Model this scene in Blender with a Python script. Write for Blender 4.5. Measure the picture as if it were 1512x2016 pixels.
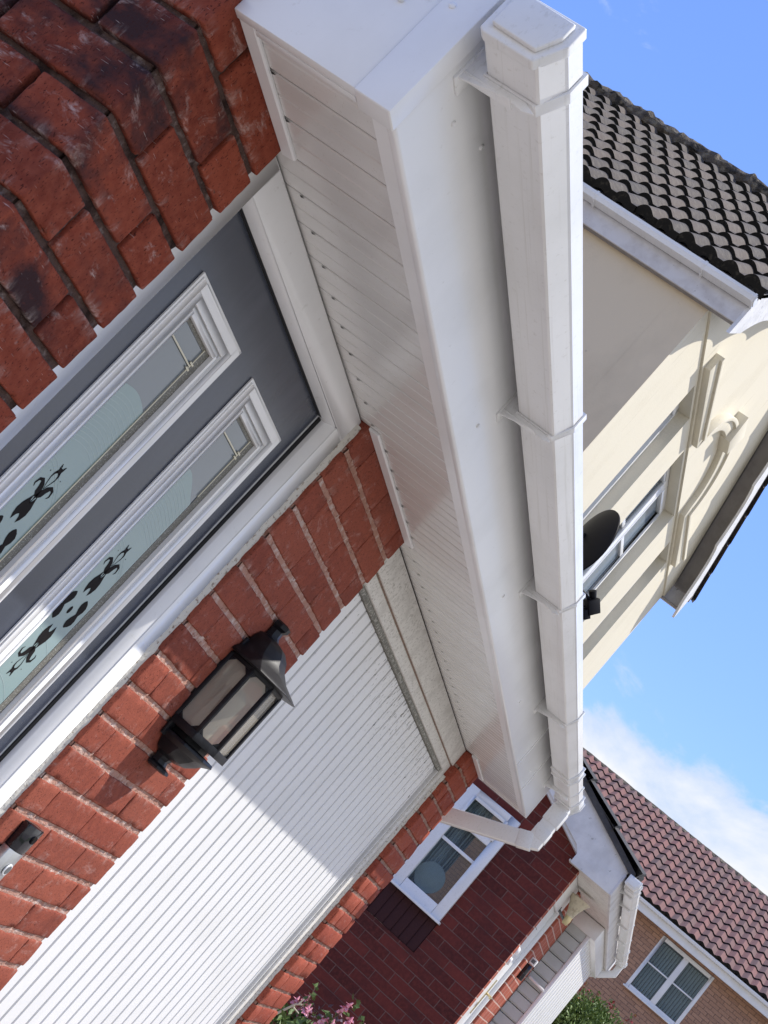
import bpy, bmesh, math, random
import numpy as np
from mathutils import Vector, Matrix, noise
random.seed(7)
for o in list(bpy.data.objects): bpy.data.objects.remove(o)
S = bpy.context.scene
COL = S.collection
# ------------------------------------------------------------------ camera
cam = bpy.data.cameras.new('camera'); camo = bpy.data.objects.new('camera', cam); COL.objects.link(camo)
RM = [[0.12263349, -0.74185556, 0.65925060], [0.36792019, -0.58294941, -0.72443407], [0.92173519, 0.33139149, 0.20145452]]
right = Vector(RM[0]); up = -Vector(RM[1]); back = -Vector(RM[2])
M = Matrix((right, up, back)).transposed().to_4x4(); M.translation = Vector((0, -1.075, 1.62))
camo.matrix_world = M
cam.sensor_fit = 'VERTICAL'; cam.sensor_height = 24.0; cam.sensor_width = 18.0
cam.lens = 24.0 * 2900 / 2016
cam.clip_start = 0.05; cam.clip_end = 2000
S.camera = camo
S.render.resolution_x = 768; S.render.resolution_y = 1024
# ------------------------------------------------------------------ sky and sun
SUN = Vector((0.5, -1.0, 2.0)).normalized()
W = bpy.data.worlds.new('World'); S.world = W; W.use_nodes = True
nt = W.node_tree; nt.nodes.clear()
def N(t, typ, **kw):
    n = t.nodes.new(typ)
    for k, v in kw.items():
        if k == 'inp':
            for a, b in v.items(): n.inputs[a].default_value = b
        else: setattr(n, k, v)
    return n
sky = N(nt, 'ShaderNodeTexSky'); sky.sky_type = 'NISHITA'; sky.sun_disc = False
sky.sun_elevation = math.asin(SUN.z); sky.sun_rotation = math.atan2(SUN.x, SUN.y)
sky.air_density = 1.0; sky.dust_density = 0.2; sky.ozone_density = 3.5
bg = N(nt, 'ShaderNodeBackground'); bg.inputs[1].default_value = 0.15
out = N(nt, 'ShaderNodeOutputWorld')
tc = N(nt, 'ShaderNodeTexCoord')
n1 = N(nt, 'ShaderNodeTexNoise', inp={'Scale': 7.0, 'Detail': 9.0, 'Roughness': 0.58, 'Distortion': 0.25})
mp = N(nt, 'ShaderNodeMapping'); mp.inputs['Location'].default_value = (3.2, 1.7, 0.4); mp.inputs['Scale'].default_value = (1, 1, 1.9)
nt.links.new(tc.outputs['Generated'], mp.inputs[0]); nt.links.new(mp.outputs[0], n1.inputs['Vector'])
sep = N(nt, 'ShaderNodeSeparateXYZ'); nt.links.new(tc.outputs['Generated'], sep.inputs[0])
mr = N(nt, 'ShaderNodeMapRange', inp={'From Min': 0.17, 'From Max': 0.275, 'To Min': 0.25, 'To Max': -0.13}); nt.links.new(sep.outputs['Z'], mr.inputs[0])
# unseen cloud bank on the street side, thickened to brighten shade and door reflections
mr2 = N(nt, 'ShaderNodeMapRange', inp={'From Min': -0.2, 'From Max': -0.7, 'To Min': 0.0, 'To Max': 0.26}); nt.links.new(sep.outputs['Y'], mr2.inputs[0])
ad = N(nt, 'ShaderNodeMath', operation='ADD'); nt.links.new(n1.outputs[0], ad.inputs[0]); nt.links.new(mr.outputs[0], ad.inputs[1])
ad2 = N(nt, 'ShaderNodeMath', operation='ADD'); nt.links.new(ad.outputs[0], ad2.inputs[0]); nt.links.new(mr2.outputs[0], ad2.inputs[1])
cr = N(nt, 'ShaderNodeMapRange', inp={'From Min': 0.51, 'From Max': 0.61}); cr.interpolation_type = 'SMOOTHSTEP'; nt.links.new(ad2.outputs[0], cr.inputs[0])
cr2 = N(nt, 'ShaderNodeMapRange', inp={'From Min': 0.60, 'From Max': 0.76, 'To Min': 0.0, 'To Max': 1.0}); nt.links.new(ad2.outputs[0], cr2.inputs[0])
cc = N(nt, 'ShaderNodeMix', data_type='RGBA'); cc.inputs['A'].default_value = (2.55, 3.0, 3.8, 1); cc.inputs['B'].default_value = (3.75, 3.8, 3.9, 1)
nt.links.new(cr2.outputs[0], cc.inputs['Factor'])
hs = N(nt, 'ShaderNodeMix', data_type='RGBA', blend_type='MULTIPLY'); hs.inputs['Factor'].default_value = 1.0; zr_ = N(nt, 'ShaderNodeMapRange', inp={'From Min': 0.12, 'From Max': 0.5}); nt.links.new(sep.outputs['Z'], zr_.inputs[0])
hz = N(nt, 'ShaderNodeMix', data_type='RGBA'); hz.inputs['A'].default_value = (0.58, 0.62, 0.92, 1); hz.inputs['B'].default_value = (0.74, 0.81, 1.05, 1)
nt.links.new(zr_.outputs[0], hz.inputs['Factor']); nt.links.new(hz.outputs['Result'], hs.inputs['B'])
nt.links.new(sky.outputs[0], hs.inputs['A'])
mx = N(nt, 'ShaderNodeMix', data_type='RGBA'); nt.links.new(cr.outputs[0], mx.inputs['Factor']); nt.links.new(hs.outputs['Result'], mx.inputs['A']); nt.links.new(cc.outputs['Result'], mx.inputs['B'])
nt.links.new(mx.outputs['Result'], bg.inputs[0]); nt.links.new(bg.outputs[0], out.inputs[0])
sl = bpy.data.lights.new('sun', 'SUN'); sl.energy = 3.1; sl.angle = math.radians(0.5); sl.color = (1.0, 0.955, 0.88)
so = bpy.data.objects.new('sun', sl); COL.objects.link(so); so.rotation_euler = (-SUN).to_track_quat('-Z', 'Y').to_euler(); so.location = (0, -8, 12)
S.view_settings.view_transform = 'Standard'; S.view_settings.look = 'None'; S.view_settings.gamma = 1; S.view_settings.use_curve_mapping = False
S.view_settings.exposure = 0.80
# ------------------------------------------------------------------ materials
MAT = {}
def mat(name, col=(.8, .8, .8), rough=.5, spec=.5, metal=0.0, bump=None, var=None, emit=None):
    """bump=(scale,strength,dist)  var=(scale,colour2,lo,hi): blotches of a second colour"""
    m = bpy.data.materials.new(name); m.use_nodes = True; t = m.node_tree; b = t.nodes['Principled BSDF']
    b.inputs['Base Color'].default_value = (*col, 1); b.inputs['Roughness'].default_value = rough
    b.inputs['Specular IOR Level'].default_value = spec; b.inputs['Metallic'].default_value = metal
    g = N(t, 'ShaderNodeNewGeometry')
    if var:
        vs = var if isinstance(var, list) else [var]
        prev = None
        for (sc, c2, lo, hi) in vs:
            if not isinstance(sc, tuple): sc = (sc, sc, sc)
            mpn = N(t, 'ShaderNodeMapping'); mpn.inputs['Scale'].default_value = sc; t.links.new(g.outputs['Position'], mpn.inputs[0])
            nz = N(t, 'ShaderNodeTexNoise', inp={'Scale': 1.0, 'Detail': 6.0, 'Roughness': 0.6}); t.links.new(mpn.outputs[0], nz.inputs['Vector'])
            r = N(t, 'ShaderNodeMapRange', inp={'From Min': lo, 'From Max': hi}); t.links.new(nz.outputs[0], r.inputs[0])
            x = N(t, 'ShaderNodeMix', data_type='RGBA'); x.inputs['B'].default_value = (*c2, 1)
            if prev: t.links.new(prev, x.inputs['A'])
            else: x.inputs['A'].default_value = (*col, 1)
            t.links.new(r.outputs[0], x.inputs['Factor']); prev = x.outputs['Result']
        t.links.new(prev, b.inputs['Base Color'])
    if bump:
        nz = N(t, 'ShaderNodeTexNoise', inp={'Scale': bump[0], 'Detail': 5.0}); t.links.new(g.outputs['Position'], nz.inputs['Vector'])
        bp = N(t, 'ShaderNodeBump', inp={'Strength': bump[1], 'Distance': bump[2]}); t.links.new(nz.outputs[0], bp.inputs['Height']); t.links.new(bp.outputs[0], b.inputs['Normal'])
    MAT[name] = m; return m
def mixc(t, fac, a, b_, blend='MIX'):
    x = N(t, 'ShaderNodeMix', data_type='RGBA', blend_type=blend)
    for k, v in (('Factor', fac), ('A', a), ('B', b_)):
        if isinstance(v, (tuple, list)): x.inputs[k].default_value = (*v, 1)
        elif isinstance(v, (int, float)): x.inputs[k].default_value = v
        else: t.links.new(v, x.inputs[k])
    return x.outputs['Result']
def noise_mask(t, vec, sc, lo, hi, detail=5, rough=.6, dist=0.0):
    mpn = N(t, 'ShaderNodeMapping'); mpn.inputs['Scale'].default_value = sc if isinstance(sc, tuple) else (sc, sc, sc); t.links.new(vec, mpn.inputs[0])
    nz = N(t, 'ShaderNodeTexNoise', inp={'Scale': 1.0, 'Detail': float(detail), 'Roughness': rough, 'Distortion': dist}); t.links.new(mpn.outputs[0], nz.inputs['Vector'])
    r = N(t, 'ShaderNodeMapRange', inp={'From Min': lo, 'From Max': hi}); t.links.new(nz.outputs[0], r.inputs[0])
    return r.outputs[0], nz.outputs[0]
def mul(t, a, b_):
    x = N(t, 'ShaderNodeMath', operation='MULTIPLY')
    for i, v in enumerate((a, b_)):
        if isinstance(v, (int, float)): x.inputs[i].default_value = v
        else: t.links.new(v, x.inputs[i])
    return x.outputs[0]
def brick_real(name, dark=0.0, bloom=0.5, c1=(.27, .085, .058), c2=(.20, .058, .042), zo=1.554, jb=.5):
    m = bpy.data.materials.new(name); m.use_nodes = True; t = m.node_tree; b = t.nodes['Principled BSDF']
    g = N(t, 'ShaderNodeNewGeometry'); P = g.outputs['Position']
    at = N(t, 'ShaderNodeAttribute', attribute_name='tint')
    c = mixc(t, at.outputs['Fac'], c1, c2)
    f, _ = noise_mask(t, P, 55.0, .35, .75); c = mixc(t, mul(t, f, .55), c, (.36, .10, .06))
    # fired dark flashes
    f, _ = noise_mask(t, P, (7, 7, 11), .44, .60, 5); at2 = N(t, 'ShaderNodeAttribute', attribute_name='flash')
    c = mixc(t, mul(t, mul(t, f, at2.outputs['Fac']), dark), c, (.045, .024, .026))
    # drag marks and pits
    f, h1 = noise_mask(t, P, (380, 380, 170), .60, .66, 2); c = mixc(t, mul(t, f, .8), c, (.05, .015, .012))
    f, _ = noise_mask(t, P, 900.0, .62, .8, 2); c = mixc(t, mul(t, f, .35), c, (.12, .03, .02))
    # salt bloom, streaks and smears
    f, _ = noise_mask(t, P, (14, 14, 26), .56, .74, 9, .72, .6); f2, _ = noise_mask(t, P, (70, 70, 240), .38, .62, 6, .7)
    c = mixc(t, mul(t, mul(t, f, f2), bloom), c, (.62, .50, .46))
    sz = N(t, 'ShaderNodeSeparateXYZ'); t.links.new(P, sz.inputs[0])
    w1 = N(t, 'ShaderNodeMath', operation='ADD'); w1.inputs[1].default_value = -zo + .038 + .76; t.links.new(sz.outputs['Z'], w1.inputs[0])
    w2 = N(t, 'ShaderNodeMath', operation='MODULO'); w2.inputs[1].default_value = .076; t.links.new(w1.outputs[0], w2.inputs[0])
    w3 = N(t, 'ShaderNodeMath', operation='SUBTRACT'); w3.inputs[1].default_value = .038; t.links.new(w2.outputs[0], w3.inputs[0])
    w4 = N(t, 'ShaderNodeMath', operation='ABSOLUTE'); t.links.new(w3.outputs[0], w4.inputs[0])
    w5 = N(t, 'ShaderNodeMapRange', inp={'From Min': .026, 'From Max': .004}); t.links.new(w4.outputs[0], w5.inputs[0])
    f, _ = noise_mask(t, P, (22, 22, 9), .53, .68, 6, .7, .4); f2, _ = noise_mask(t, P, (190, 190, 110), .3, .62, 5, .75)
    c = mixc(t, mul(t, mul(t, w5.outputs[0], mul(t, f, f2)), jb), c, (.60, .50, .45))
    f, _ = noise_mask(t, P, (30, 30, 700), .705, .74, 2); c = mixc(t, mul(t, f, .7 * bloom), c, (.6, .5, .46))
    t.links.new(c, b.inputs['Base Color']); b.inputs['Roughness'].default_value = .9; b.inputs['Specular IOR Level'].default_value = .08
    nz = N(t, 'ShaderNodeTexNoise', inp={'Scale': 260.0, 'Detail': 6.0, 'Roughness': .65}); t.links.new(P, nz.inputs['Vector'])
    s = N(t, 'ShaderNodeMath', operation='SUBTRACT'); t.links.new(nz.outputs[0], s.inputs[0]); t.links.new(mul(t, h1, .5), s.inputs[1])
    bp = N(t, 'ShaderNodeBump', inp={'Strength': .55, 'Distance': .0018}); t.links.new(s.outputs[0], bp.inputs['Height']); t.links.new(bp.outputs[0], b.inputs['Normal'])
    MAT[name] = m; return m
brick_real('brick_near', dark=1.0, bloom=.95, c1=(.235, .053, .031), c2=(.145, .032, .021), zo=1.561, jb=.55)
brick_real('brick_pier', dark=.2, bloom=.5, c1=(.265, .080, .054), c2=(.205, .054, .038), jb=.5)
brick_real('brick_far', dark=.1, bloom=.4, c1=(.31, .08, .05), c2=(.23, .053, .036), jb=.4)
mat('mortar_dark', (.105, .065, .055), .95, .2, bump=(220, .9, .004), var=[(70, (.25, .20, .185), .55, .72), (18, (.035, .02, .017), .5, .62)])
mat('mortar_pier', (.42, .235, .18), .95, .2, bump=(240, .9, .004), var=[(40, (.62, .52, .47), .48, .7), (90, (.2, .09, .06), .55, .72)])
mat('mortar_far', (.30, .17, .13), .95, .2, bump=(200, .8, .004), var=(30, (.45, .33, .28), .5, .7))
def brick_tex(name, axis, c1, c2, mc, bw=.225, rh=.075, zoff=0.0, msize=.010, flash=0.0, rough=.85):
    """procedural brickwork for walls further off; axis 'x' = wall faces X, uses (y,z)"""
    m = bpy.data.materials.new(name); m.use_nodes = True; t = m.node_tree; b = t.nodes['Principled BSDF']
    g = N(t, 'ShaderNodeNewGeometry'); sp = N(t, 'ShaderNodeSeparateXYZ'); t.links.new(g.outputs['Position'], sp.inputs[0])
    cb = N(t, 'ShaderNodeCombineXYZ'); t.links.new(sp.outputs['Y' if axis == 'x' else 'X'], cb.inputs[0])
    a = N(t, 'ShaderNodeMath', operation='ADD'); a.inputs[1].default_value = zoff + 10 * rh; t.links.new(sp.outputs['Z'], a.inputs[0]); t.links.new(a.outputs[0], cb.inputs[1])
    # slight wobble so that courses are not ruled lines
    nz = N(t, 'ShaderNodeTexNoise', inp={'Scale': 5.0, 'Detail': 3.0}); t.links.new(g.outputs['Position'], nz.inputs['Vector'])
    vm = N(t, 'ShaderNodeVectorMath', operation='MULTIPLY_ADD'); vm.inputs[1].default_value = (.008, .008, 0); t.links.new(nz.outputs['Color'], vm.inputs[0]); t.links.new(cb.outputs[0], vm.inputs[2])
    br = N(t, 'ShaderNodeTexBrick', inp={'Scale': 1.0, 'Mortar Size': msize / 2, 'Mortar Smooth': .3, 'Bias': 0.0, 'Brick Width': bw, 'Row Height': rh})
    br.offset = .5; t.links.new(vm.outputs[0], br.inputs['Vector'])
    br.inputs['Color1'].default_value = (*c1, 1); br.inputs['Color2'].default_value = (*c2, 1); br.inputs['Mortar'].default_value = (*mc, 1)
    c = br.outputs['Color']
    f, _ = noise_mask(t, g.outputs['Position'], 40.0, .4, .75); c = mixc(t, mul(t, f, .45), c, tuple(v * 1.45 for v in c1))
    f, _ = noise_mask(t, g.outputs['Position'], (3.2, 3.2, 5), .5, .68); c = mixc(t, mul(t, f, flash), c, (.07, .025, .025))
    t.links.new(c, b.inputs['Base Color']); b.inputs['Roughness'].default_value = rough; b.inputs['Specular IOR Level'].default_value = .12
    nz2 = N(t, 'ShaderNodeTexNoise', inp={'Scale': 90.0, 'Detail': 4.0}); t.links.new(g.outputs['Position'], nz2.inputs['Vector'])
    h = N(t, 'ShaderNodeMath', operation='MULTIPLY_ADD'); t.links.new(br.outputs['Fac'], h.inputs[0]); h.inputs[1].default_value = -1.0; t.links.new(mul(t, nz2.outputs[0], .4), h.inputs[2])
    bp = N(t, 'ShaderNodeBump', inp={'Strength': .8, 'Distance': .006}); t.links.new(h.outputs[0], bp.inputs['Height']); t.links.new(bp.outputs[0], b.inputs['Normal'])
    MAT[name] = m; return m
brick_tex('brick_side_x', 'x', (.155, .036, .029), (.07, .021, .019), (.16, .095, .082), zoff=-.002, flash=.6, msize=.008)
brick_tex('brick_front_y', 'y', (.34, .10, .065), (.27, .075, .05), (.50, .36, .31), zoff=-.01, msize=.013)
brick_tex('brick_buff_x', 'x', (.40, .235, .155), (.30, .175, .12), (.17, .11, .085), zoff=.01, msize=.014)
mat('upvc', (.79, .79, .785), .28, .5, var=[(3.0, (.70, .70, .685), .45, .7), (90, (.60, .59, .56), .60, .78), (400, (.42, .41, .38), .72, .78), ((2.5, 160, 90), (.66, .655, .63), .56, .72)], bump=(7, .08, .01))
mat('upvc_clean', (.82, .82, .82), .26, .5, var=[(5, (.75, .75, .745), .45, .75), (60, (.66, .65, .63), .64, .8), (330, (.45, .44, .42), .74, .80)])
mat('upvc_soffit', (.75, .74, .715), .20, .6, var=[((9, 1.5, 9), (.66, .64, .61), .42, .7), (240, (.6, .57, .53), .62, .7)])
mat('upvc_grimy', (.70, .68, .64), .55, .4, var=[(150, (.38, .36, .32), .53, .66), (14, (.55, .53, .49), .5, .7), (260, (.2, .19, .17), .68, .72)], bump=(150, .3, .002))
mat('grime', (.17, .165, .145), .8, .2, var=(90, (.42, .41, .37), .48, .62), bump=(120, .6, .003))
mat('sealant', (.58, .56, .51), .8, .2, var=(120, (.25, .2, .16), .56, .66), bump=(90, .8, .004))
mat('rust_gap', (.26, .18, .14), .8, .2, var=(80, (.12, .09, .07), .5, .65))
mat('rubber_dark', (.02, .02, .022), .5, .3)
def garage_mat():
    m = bpy.data.materials.new('garage_white'); m.use_nodes = True; t = m.node_tree; b = t.nodes['Principled BSDF']
    g = N(t, 'ShaderNodeNewGeometry'); P = g.outputs['Position']; sp = N(t, 'ShaderNodeSeparateXYZ'); t.links.new(P, sp.inputs[0])
    c = mixc(t, noise_mask(t, P, 3.0, .45, .7)[0], (.76, .76, .76), (.71, .71, .70))
    top = N(t, 'ShaderNodeMapRange', inp={'From Min': 1.60, 'From Max': 2.20}); t.links.new(sp.outputs['Z'], top.inputs[0])
    side = N(t, 'ShaderNodeMapRange', inp={'From Min': 3.5, 'From Max': 4.4, 'To Min': .75}); t.links.new(sp.outputs['X'], side.inputs[0])
    dens = mul(t, top.outputs[0], side.outputs[0])
    # mildew specks, denser towards the sheltered head of the door
    nz = N(t, 'ShaderNodeTexNoise', inp={'Scale': 1.0, 'Detail': 5.0, 'Roughness': .62}); mpn = N(t, 'ShaderNodeMapping'); mpn.inputs['Scale'].default_value = (75, 75, 40); t.links.new(P, mpn.inputs[0]); t.links.new(mpn.outputs[0], nz.inputs['Vector'])
    th = N(t, 'ShaderNodeMapRange', inp={'To Min': .82, 'To Max': .545}); t.links.new(dens, th.inputs[0])
    gt = N(t, 'ShaderNodeMath', operation='SUBTRACT'); t.links.new(nz.outputs[0], gt.inputs[0]); t.links.new(th.outputs[0], gt.inputs[1])
    r = N(t, 'ShaderNodeMapRange', inp={'From Min': 0.0, 'From Max': .05}); t.links.new(gt.outputs[0], r.inputs[0])
    c = mixc(t, mul(t, r.outputs[0], .85), c, (.13, .13, .11))
    # groove dirt: set by depth of the panel profile
    gd = N(t, 'ShaderNodeMapRange', inp={'From Min': .0585, 'From Max': .0625}); t.links.new(sp.outputs['Y'], gd.inputs[0])
    dn = N(t, 'ShaderNodeMapRange', inp={'From Min': 1.2, 'From Max': 2.15, 'To Min': .55, 'To Max': .95}); t.links.new(sp.outputs['Z'], dn.inputs[0])
    c = mixc(t, mul(t, gd.outputs[0], dn.outputs[0]), c, (.20, .205, .18))
    f, _ = noise_mask(t, P, (40, 40, 22), .46, .56, 4)
    c = mixc(t, mul(t, mul(t, gd.outputs[0], f), mul(t, dens, 1.6)), c, (.05, .05, .045))
    t.links.new(c, b.inputs['Base Color']); b.inputs['Roughness'].default_value = .42
    MAT['garage_white'] = m
garage_mat()
mat('door_grey', (.036, .043, .064), .27, .6, bump=((260), .22, .0005), var=((12, 12, 2.5), (.048, .056, .082), .45, .7))
mat('frosted', (.235, .33, .335), .16, .6, var=((3, 3, 5), (.27, .36, .36), .4, .7))
mat('frosted_line', (.31, .40, .40), .25, .5)
mat('glass_dark', (.016, .014, .014), .6, .05)
mat('spacer', (.14, .135, .115), .5, .4, var=(500, (.42, .42, .38), .58, .62))
mat('brass', (.60, .50, .28), .3, .5, .8)
mat('pale_lead', (.62, .58, .44), .35, .5, .2)
mat('black_metal', (.007, .0075, .010), .42, .3, bump=(300, .12, .0006), var=(40, (.02, .021, .024), .5, .7))
mat('lamp_pane', (.46, .46, .42), .12, .6, var=((20, 20, 9), (.36, .26, .21), .45, .62))  # pinkish blotches paint the brick reflections of the lantern panes
mat('bulb', (.75, .72, .62), .4, .4)
mat('silver', (.55, .56, .57), .28, .5, .85)
mat('silver_dark', (.16, .165, .17), .35, .5, .5)
mat('black_gloss', (.008, .008, .012), .12, .6)
mat('render_cream', (.69, .64, .52), .92, .2, bump=(60, .25, .004), var=[((2.5, 2.5, .9), (.63, .58, .46), .5, .75), ((60), (.71, .66, .54), .45, .7), ((30, 30, 1.2), (.50, .45, .35), .64, .74)])
mat('render_shaded', (.66, .555, .40), .92, .2, bump=(60, .3, .004), var=[((2.0, 2.0, 1.2), (.57, .48, .345), .45, .72), ((9, 9, 9), (.25, .23, .19), .70, .76)])  # copy of the cream render, tinted for the side wall in shade
mat('old_paint', (.62, .61, .62), .6, .3, var=[(5, (.50, .48, .48), .48, .68), (16, (.25, .23, .21), .66, .74)], bump=(40, .3, .004))
mat('peeling', (.70, .70, .71), .7, .3, var=[(7, (.60, .60, .61), .45, .65), (22, (.34, .34, .33), .64, .72)], bump=(30, .5, .006))
mat('soffit_grey', (.30, .285, .28), .8, .2, var=(6, (.25, .235, .23), .45, .7))
def tile_mat(name, c1, c2, lichen, moss, lf=.6):
    m = bpy.data.materials.new(name); m.use_nodes = True; t = m.node_tree; b = t.nodes['Principled BSDF']
    g = N(t, 'ShaderNodeNewGeometry'); P = g.outputs['Position']; at = N(t, 'ShaderNodeAttribute', attribute_name='tint')
    c = mixc(t, at.outputs['Fac'], c1, c2)
    f, _ = noise_mask(t, P, 16.0, .45, .65, 7, .7); c = mixc(t, mul(t, f, lf), c, lichen)
    f, _ = noise_mask(t, P, 9.0, .62, .70, 7, .7); c = mixc(t, f, c, moss)
    t.links.new(c, b.inputs['Base Color']); b.inputs['Roughness'].default_value = .9
    nz = N(t, 'ShaderNodeTexNoise', inp={'Scale': 60.0, 'Detail': 5.0}); t.links.new(P, nz.inputs['Vector'])
    bp = N(t, 'ShaderNodeBump', inp={'Strength': .6, 'Distance': .008}); t.links.new(nz.outputs[0], bp.inputs['Height']); t.links.new(bp.outputs[0], b.inputs['Normal'])
    MAT[name] = m
tile_mat('tile_grey', (.108, .084, .069), (.062, .054, .048), (.165, .145, .115), (.035, .032, .025))
mat('tile_nose_shade', (.018, .017, .015), .95, .1, var=(25, (.05, .045, .035), .55, .7))  # near-black nose faces paint the shade under each tile course
tile_mat('tile_red', (.20, .088, .078), (.125, .078, .072), (.21, .125, .105), (.07, .045, .04), .35)
tile_mat('tile_dark', (.05, .048, .05), (.035, .035, .04), (.09, .085, .08), (.03, .035, .025))
mat('ridge_stone', (.10, .085, .07), .95, .2, bump=(18, 1.0, .05), var=[(12, (.19, .165, .125), .5, .62), (7, (.035, .032, .028), .5, .6), (5, (.24, .11, .045), .66, .70)])
mat('window_glass', (.16, .19, .22), .04, .8)
mat('window_glass_sky', (.20, .25, .30), .03, 1.0)
mat('curtain', (.80, .82, .84), .8, .2, var=((1, 75, .5), (.22, .25, .27), .47, .56))
mat('dish_black', (.006, .006, .009), .55, .15)
mat('lamp_shade', (.55, .49, .36), .35, .5, var=(30, (.35, .29, .2), .5, .7))
mat('dark_brick', (.05, .022, .024), .85, .12, bump=(60, .5, .004))
mat('orange_edge', (.42, .17, .09), .85, .2, var=(30, (.2, .08, .05), .5, .7))
mat('cladding', (.56, .61, .59), .35, .5, var=(4, (.46, .51, .49), .4, .7))
mat('leaf', (.075, .13, .03), .55, .4, var=(40, (.13, .19, .05), .4, .65))
mat('leaf_light', (.17, .24, .06), .5, .4, var=(30, (.09, .14, .035), .4, .65))
mat('leaf_red', (.24, .03, .035), .6, .3, var=(10, (.30, .16, .04), .5, .6))
mat('leaf_purple', (.10, .06, .085), .6, .3, var=(30, (.17, .13, .15), .45, .65))
mat('petal', (.72, .24, .33), .55, .3, var=(50, (.80, .42, .46), .4, .6))
mat('stem', (.20, .14, .08), .8, .2)
mat('stem_cut', (.62, .55, .42), .7, .2)
mat('ground_mat', (.32, .285, .25), .9, .2, bump=(40, .5, .01), var=(1.5, (.26, .235, .21), .4, .7))
mat('grass_mat', (.07, .11, .03), .9, .2, bump=(30, 1, .03), var=(6, (.10, .13, .04), .4, .7))
# ------------------------------------------------------------------ geometry helpers
ORG = {}
def link(o, parent):
    COL.objects.link(o)
    if parent is not None: o.parent = parent
    return o
def root(name, loc, label, cat, group=None):
    o = bpy.data.objects.new(name, None); o.empty_display_size = .1; COL.objects.link(o); o.location = loc
    o['label'] = label; o['category'] = cat
    if group: o['group'] = group
    ORG[o.name] = Vector(loc); return o
def worg(p):
    v = Vector((0, 0, 0))
    while p is not None: v += Vector(p.location); p = p.parent
    return v
class MB:
    def __init__(s): s.v = []; s.f = []; s.a = []; s.fm = []; s.x = None; s.mi = 0
    def add(s, vs, fs, tint=0.0):
        b = len(s.v)
        for p in vs:
            p = Vector(p); s.v.append(s.x @ p if s.x else p); s.a.append(tint)
        for f in fs: s.f.append([i + b for i in f]); s.fm.append(s.mi)
        return s
    def box(s, x0, x1, y0, y1, z0, z1, **k):
        return s.add([(x0, y0, z0), (x1, y0, z0), (x1, y1, z0), (x0, y1, z0), (x0, y0, z1), (x1, y0, z1), (x1, y1, z1), (x0, y1, z1)],
                     [(0, 3, 2, 1), (4, 5, 6, 7), (0, 1, 5, 4), (1, 2, 6, 5), (2, 3, 7, 6), (3, 0, 4, 7)], **k)
    def prism(s, pts, ax, a, b, **k):
        def mk(p, c): return {'x': (c, p[0], p[1]), 'y': (p[0], c, p[1]), 'z': (p[0], p[1], c)}[ax]
        n = len(pts); return s.add([mk(p, a) for p in pts] + [mk(p, b) for p in pts],
                                   [tuple(range(n))[::-1], tuple(range(n, 2 * n))] + [(i, (i + 1) % n, n + (i + 1) % n, n + i) for i in range(n)], **k)
    def loft(s, rings, cap=True, closed=True, **k):
        n = len(rings[0]); vs = [p for r in rings for p in r]; fs = []
        for j in range(len(rings) - 1):
            for i in range(n if closed else n - 1):
                i2 = (i + 1) % n; fs.append((j * n + i, j * n + i2, (j + 1) * n + i2, (j + 1) * n + i))
        if cap: fs += [tuple(range(n))[::-1], tuple(range((len(rings) - 1) * n, len(rings) * n))]
        return s.add(vs, fs, **k)
    def tube(s, pts, r, n=8, **k):
        rings = []; pts = [Vector(p) for p in pts]
        for i, p in enumerate(pts):
            d = (pts[min(i + 1, len(pts) - 1)] - pts[max(i - 1, 0)]).normalized()
            u = d.orthogonal().normalized() if i == 0 else (u - d * u.dot(d)).normalized(); w = d.cross(u)
            rr = r[i] if isinstance(r, (list, tuple)) else r
            rings.append([p + (u * math.cos(6.2832 * j / n) + w * math.sin(6.2832 * j / n)) * rr for j in range(n)])
        return s.loft(rings, **k)
    def sweep_rect(s, pts, w, h, side=(1, 0, 0), **k):
        """rectangular pipe along pts; w along 'side'"""
        sd = Vector(side); pts = [Vector(p) for p in pts]; rings = []
        for i, p in enumerate(pts):
            d0 = (pts[i] - pts[i - 1]).normalized() if i else (pts[1] - pts[0]).normalized()
            d1 = (pts[i + 1] - pts[i]).normalized() if i < len(pts) - 1 else d0
            d = (d0 + d1).normalized(); nrm = sd.cross(d).normalized(); sc = 1 / max(.4, d.dot(d1))
            rings.append([p + sd * (a * w / 2) + nrm * (b * h / 2 * sc) for a, b in ((-1, -1), (1, -1), (1, 1), (-1, 1))])
        return s.loft(rings, **k)
    def build(s, name, mats, parent=None, bevel=0, seg=2, smooth=False, kind=None, fixn=True, tint=False):
        me = bpy.data.meshes.new(name); o_ = worg(parent)
        me.from_pydata([tuple(v - o_) for v in s.v], [], s.f); me.update()
        ms = mats if isinstance(mats, (list, tuple)) else [mats]
        for m in ms: me.materials.append(MAT[m])
        if len(ms) > 1: me.polygons.foreach_set('material_index', s.fm)
        if tint: at = me.attributes.new('tint', 'FLOAT', 'POINT'); at.data.foreach_set('value', s.a)
        if bevel or fixn:
            bm = bmesh.new(); bm.from_mesh(me)
            if fixn: bmesh.ops.recalc_face_normals(bm, faces=bm.faces)
            if bevel:
                bmesh.ops.remove_doubles(bm, verts=bm.verts, dist=1e-6)
                es = [e for e in bm.edges if len(e.link_faces) == 2 and e.calc_face_angle(0) > .45]
                try: bmesh.ops.bevel(bm, geom=es, offset=bevel, segments=seg, affect='EDGES', profile=.5, clamp_overlap=True)
                except Exception: pass
            bm.to_mesh(me); bm.free()
        if smooth or bevel:
            for p in me.polygons: p.use_smooth = True
            try: me.set_sharp_from_angle(angle=math.radians(35))
            except Exception: pass
        ob = bpy.data.objects.new(name, me); link(ob, parent)
        if kind: ob['kind'] = kind
        return ob
def tag(o, label, cat, group=None):
    o['label'] = label; o['category'] = cat
    if group: o['group'] = group
    return o
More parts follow.
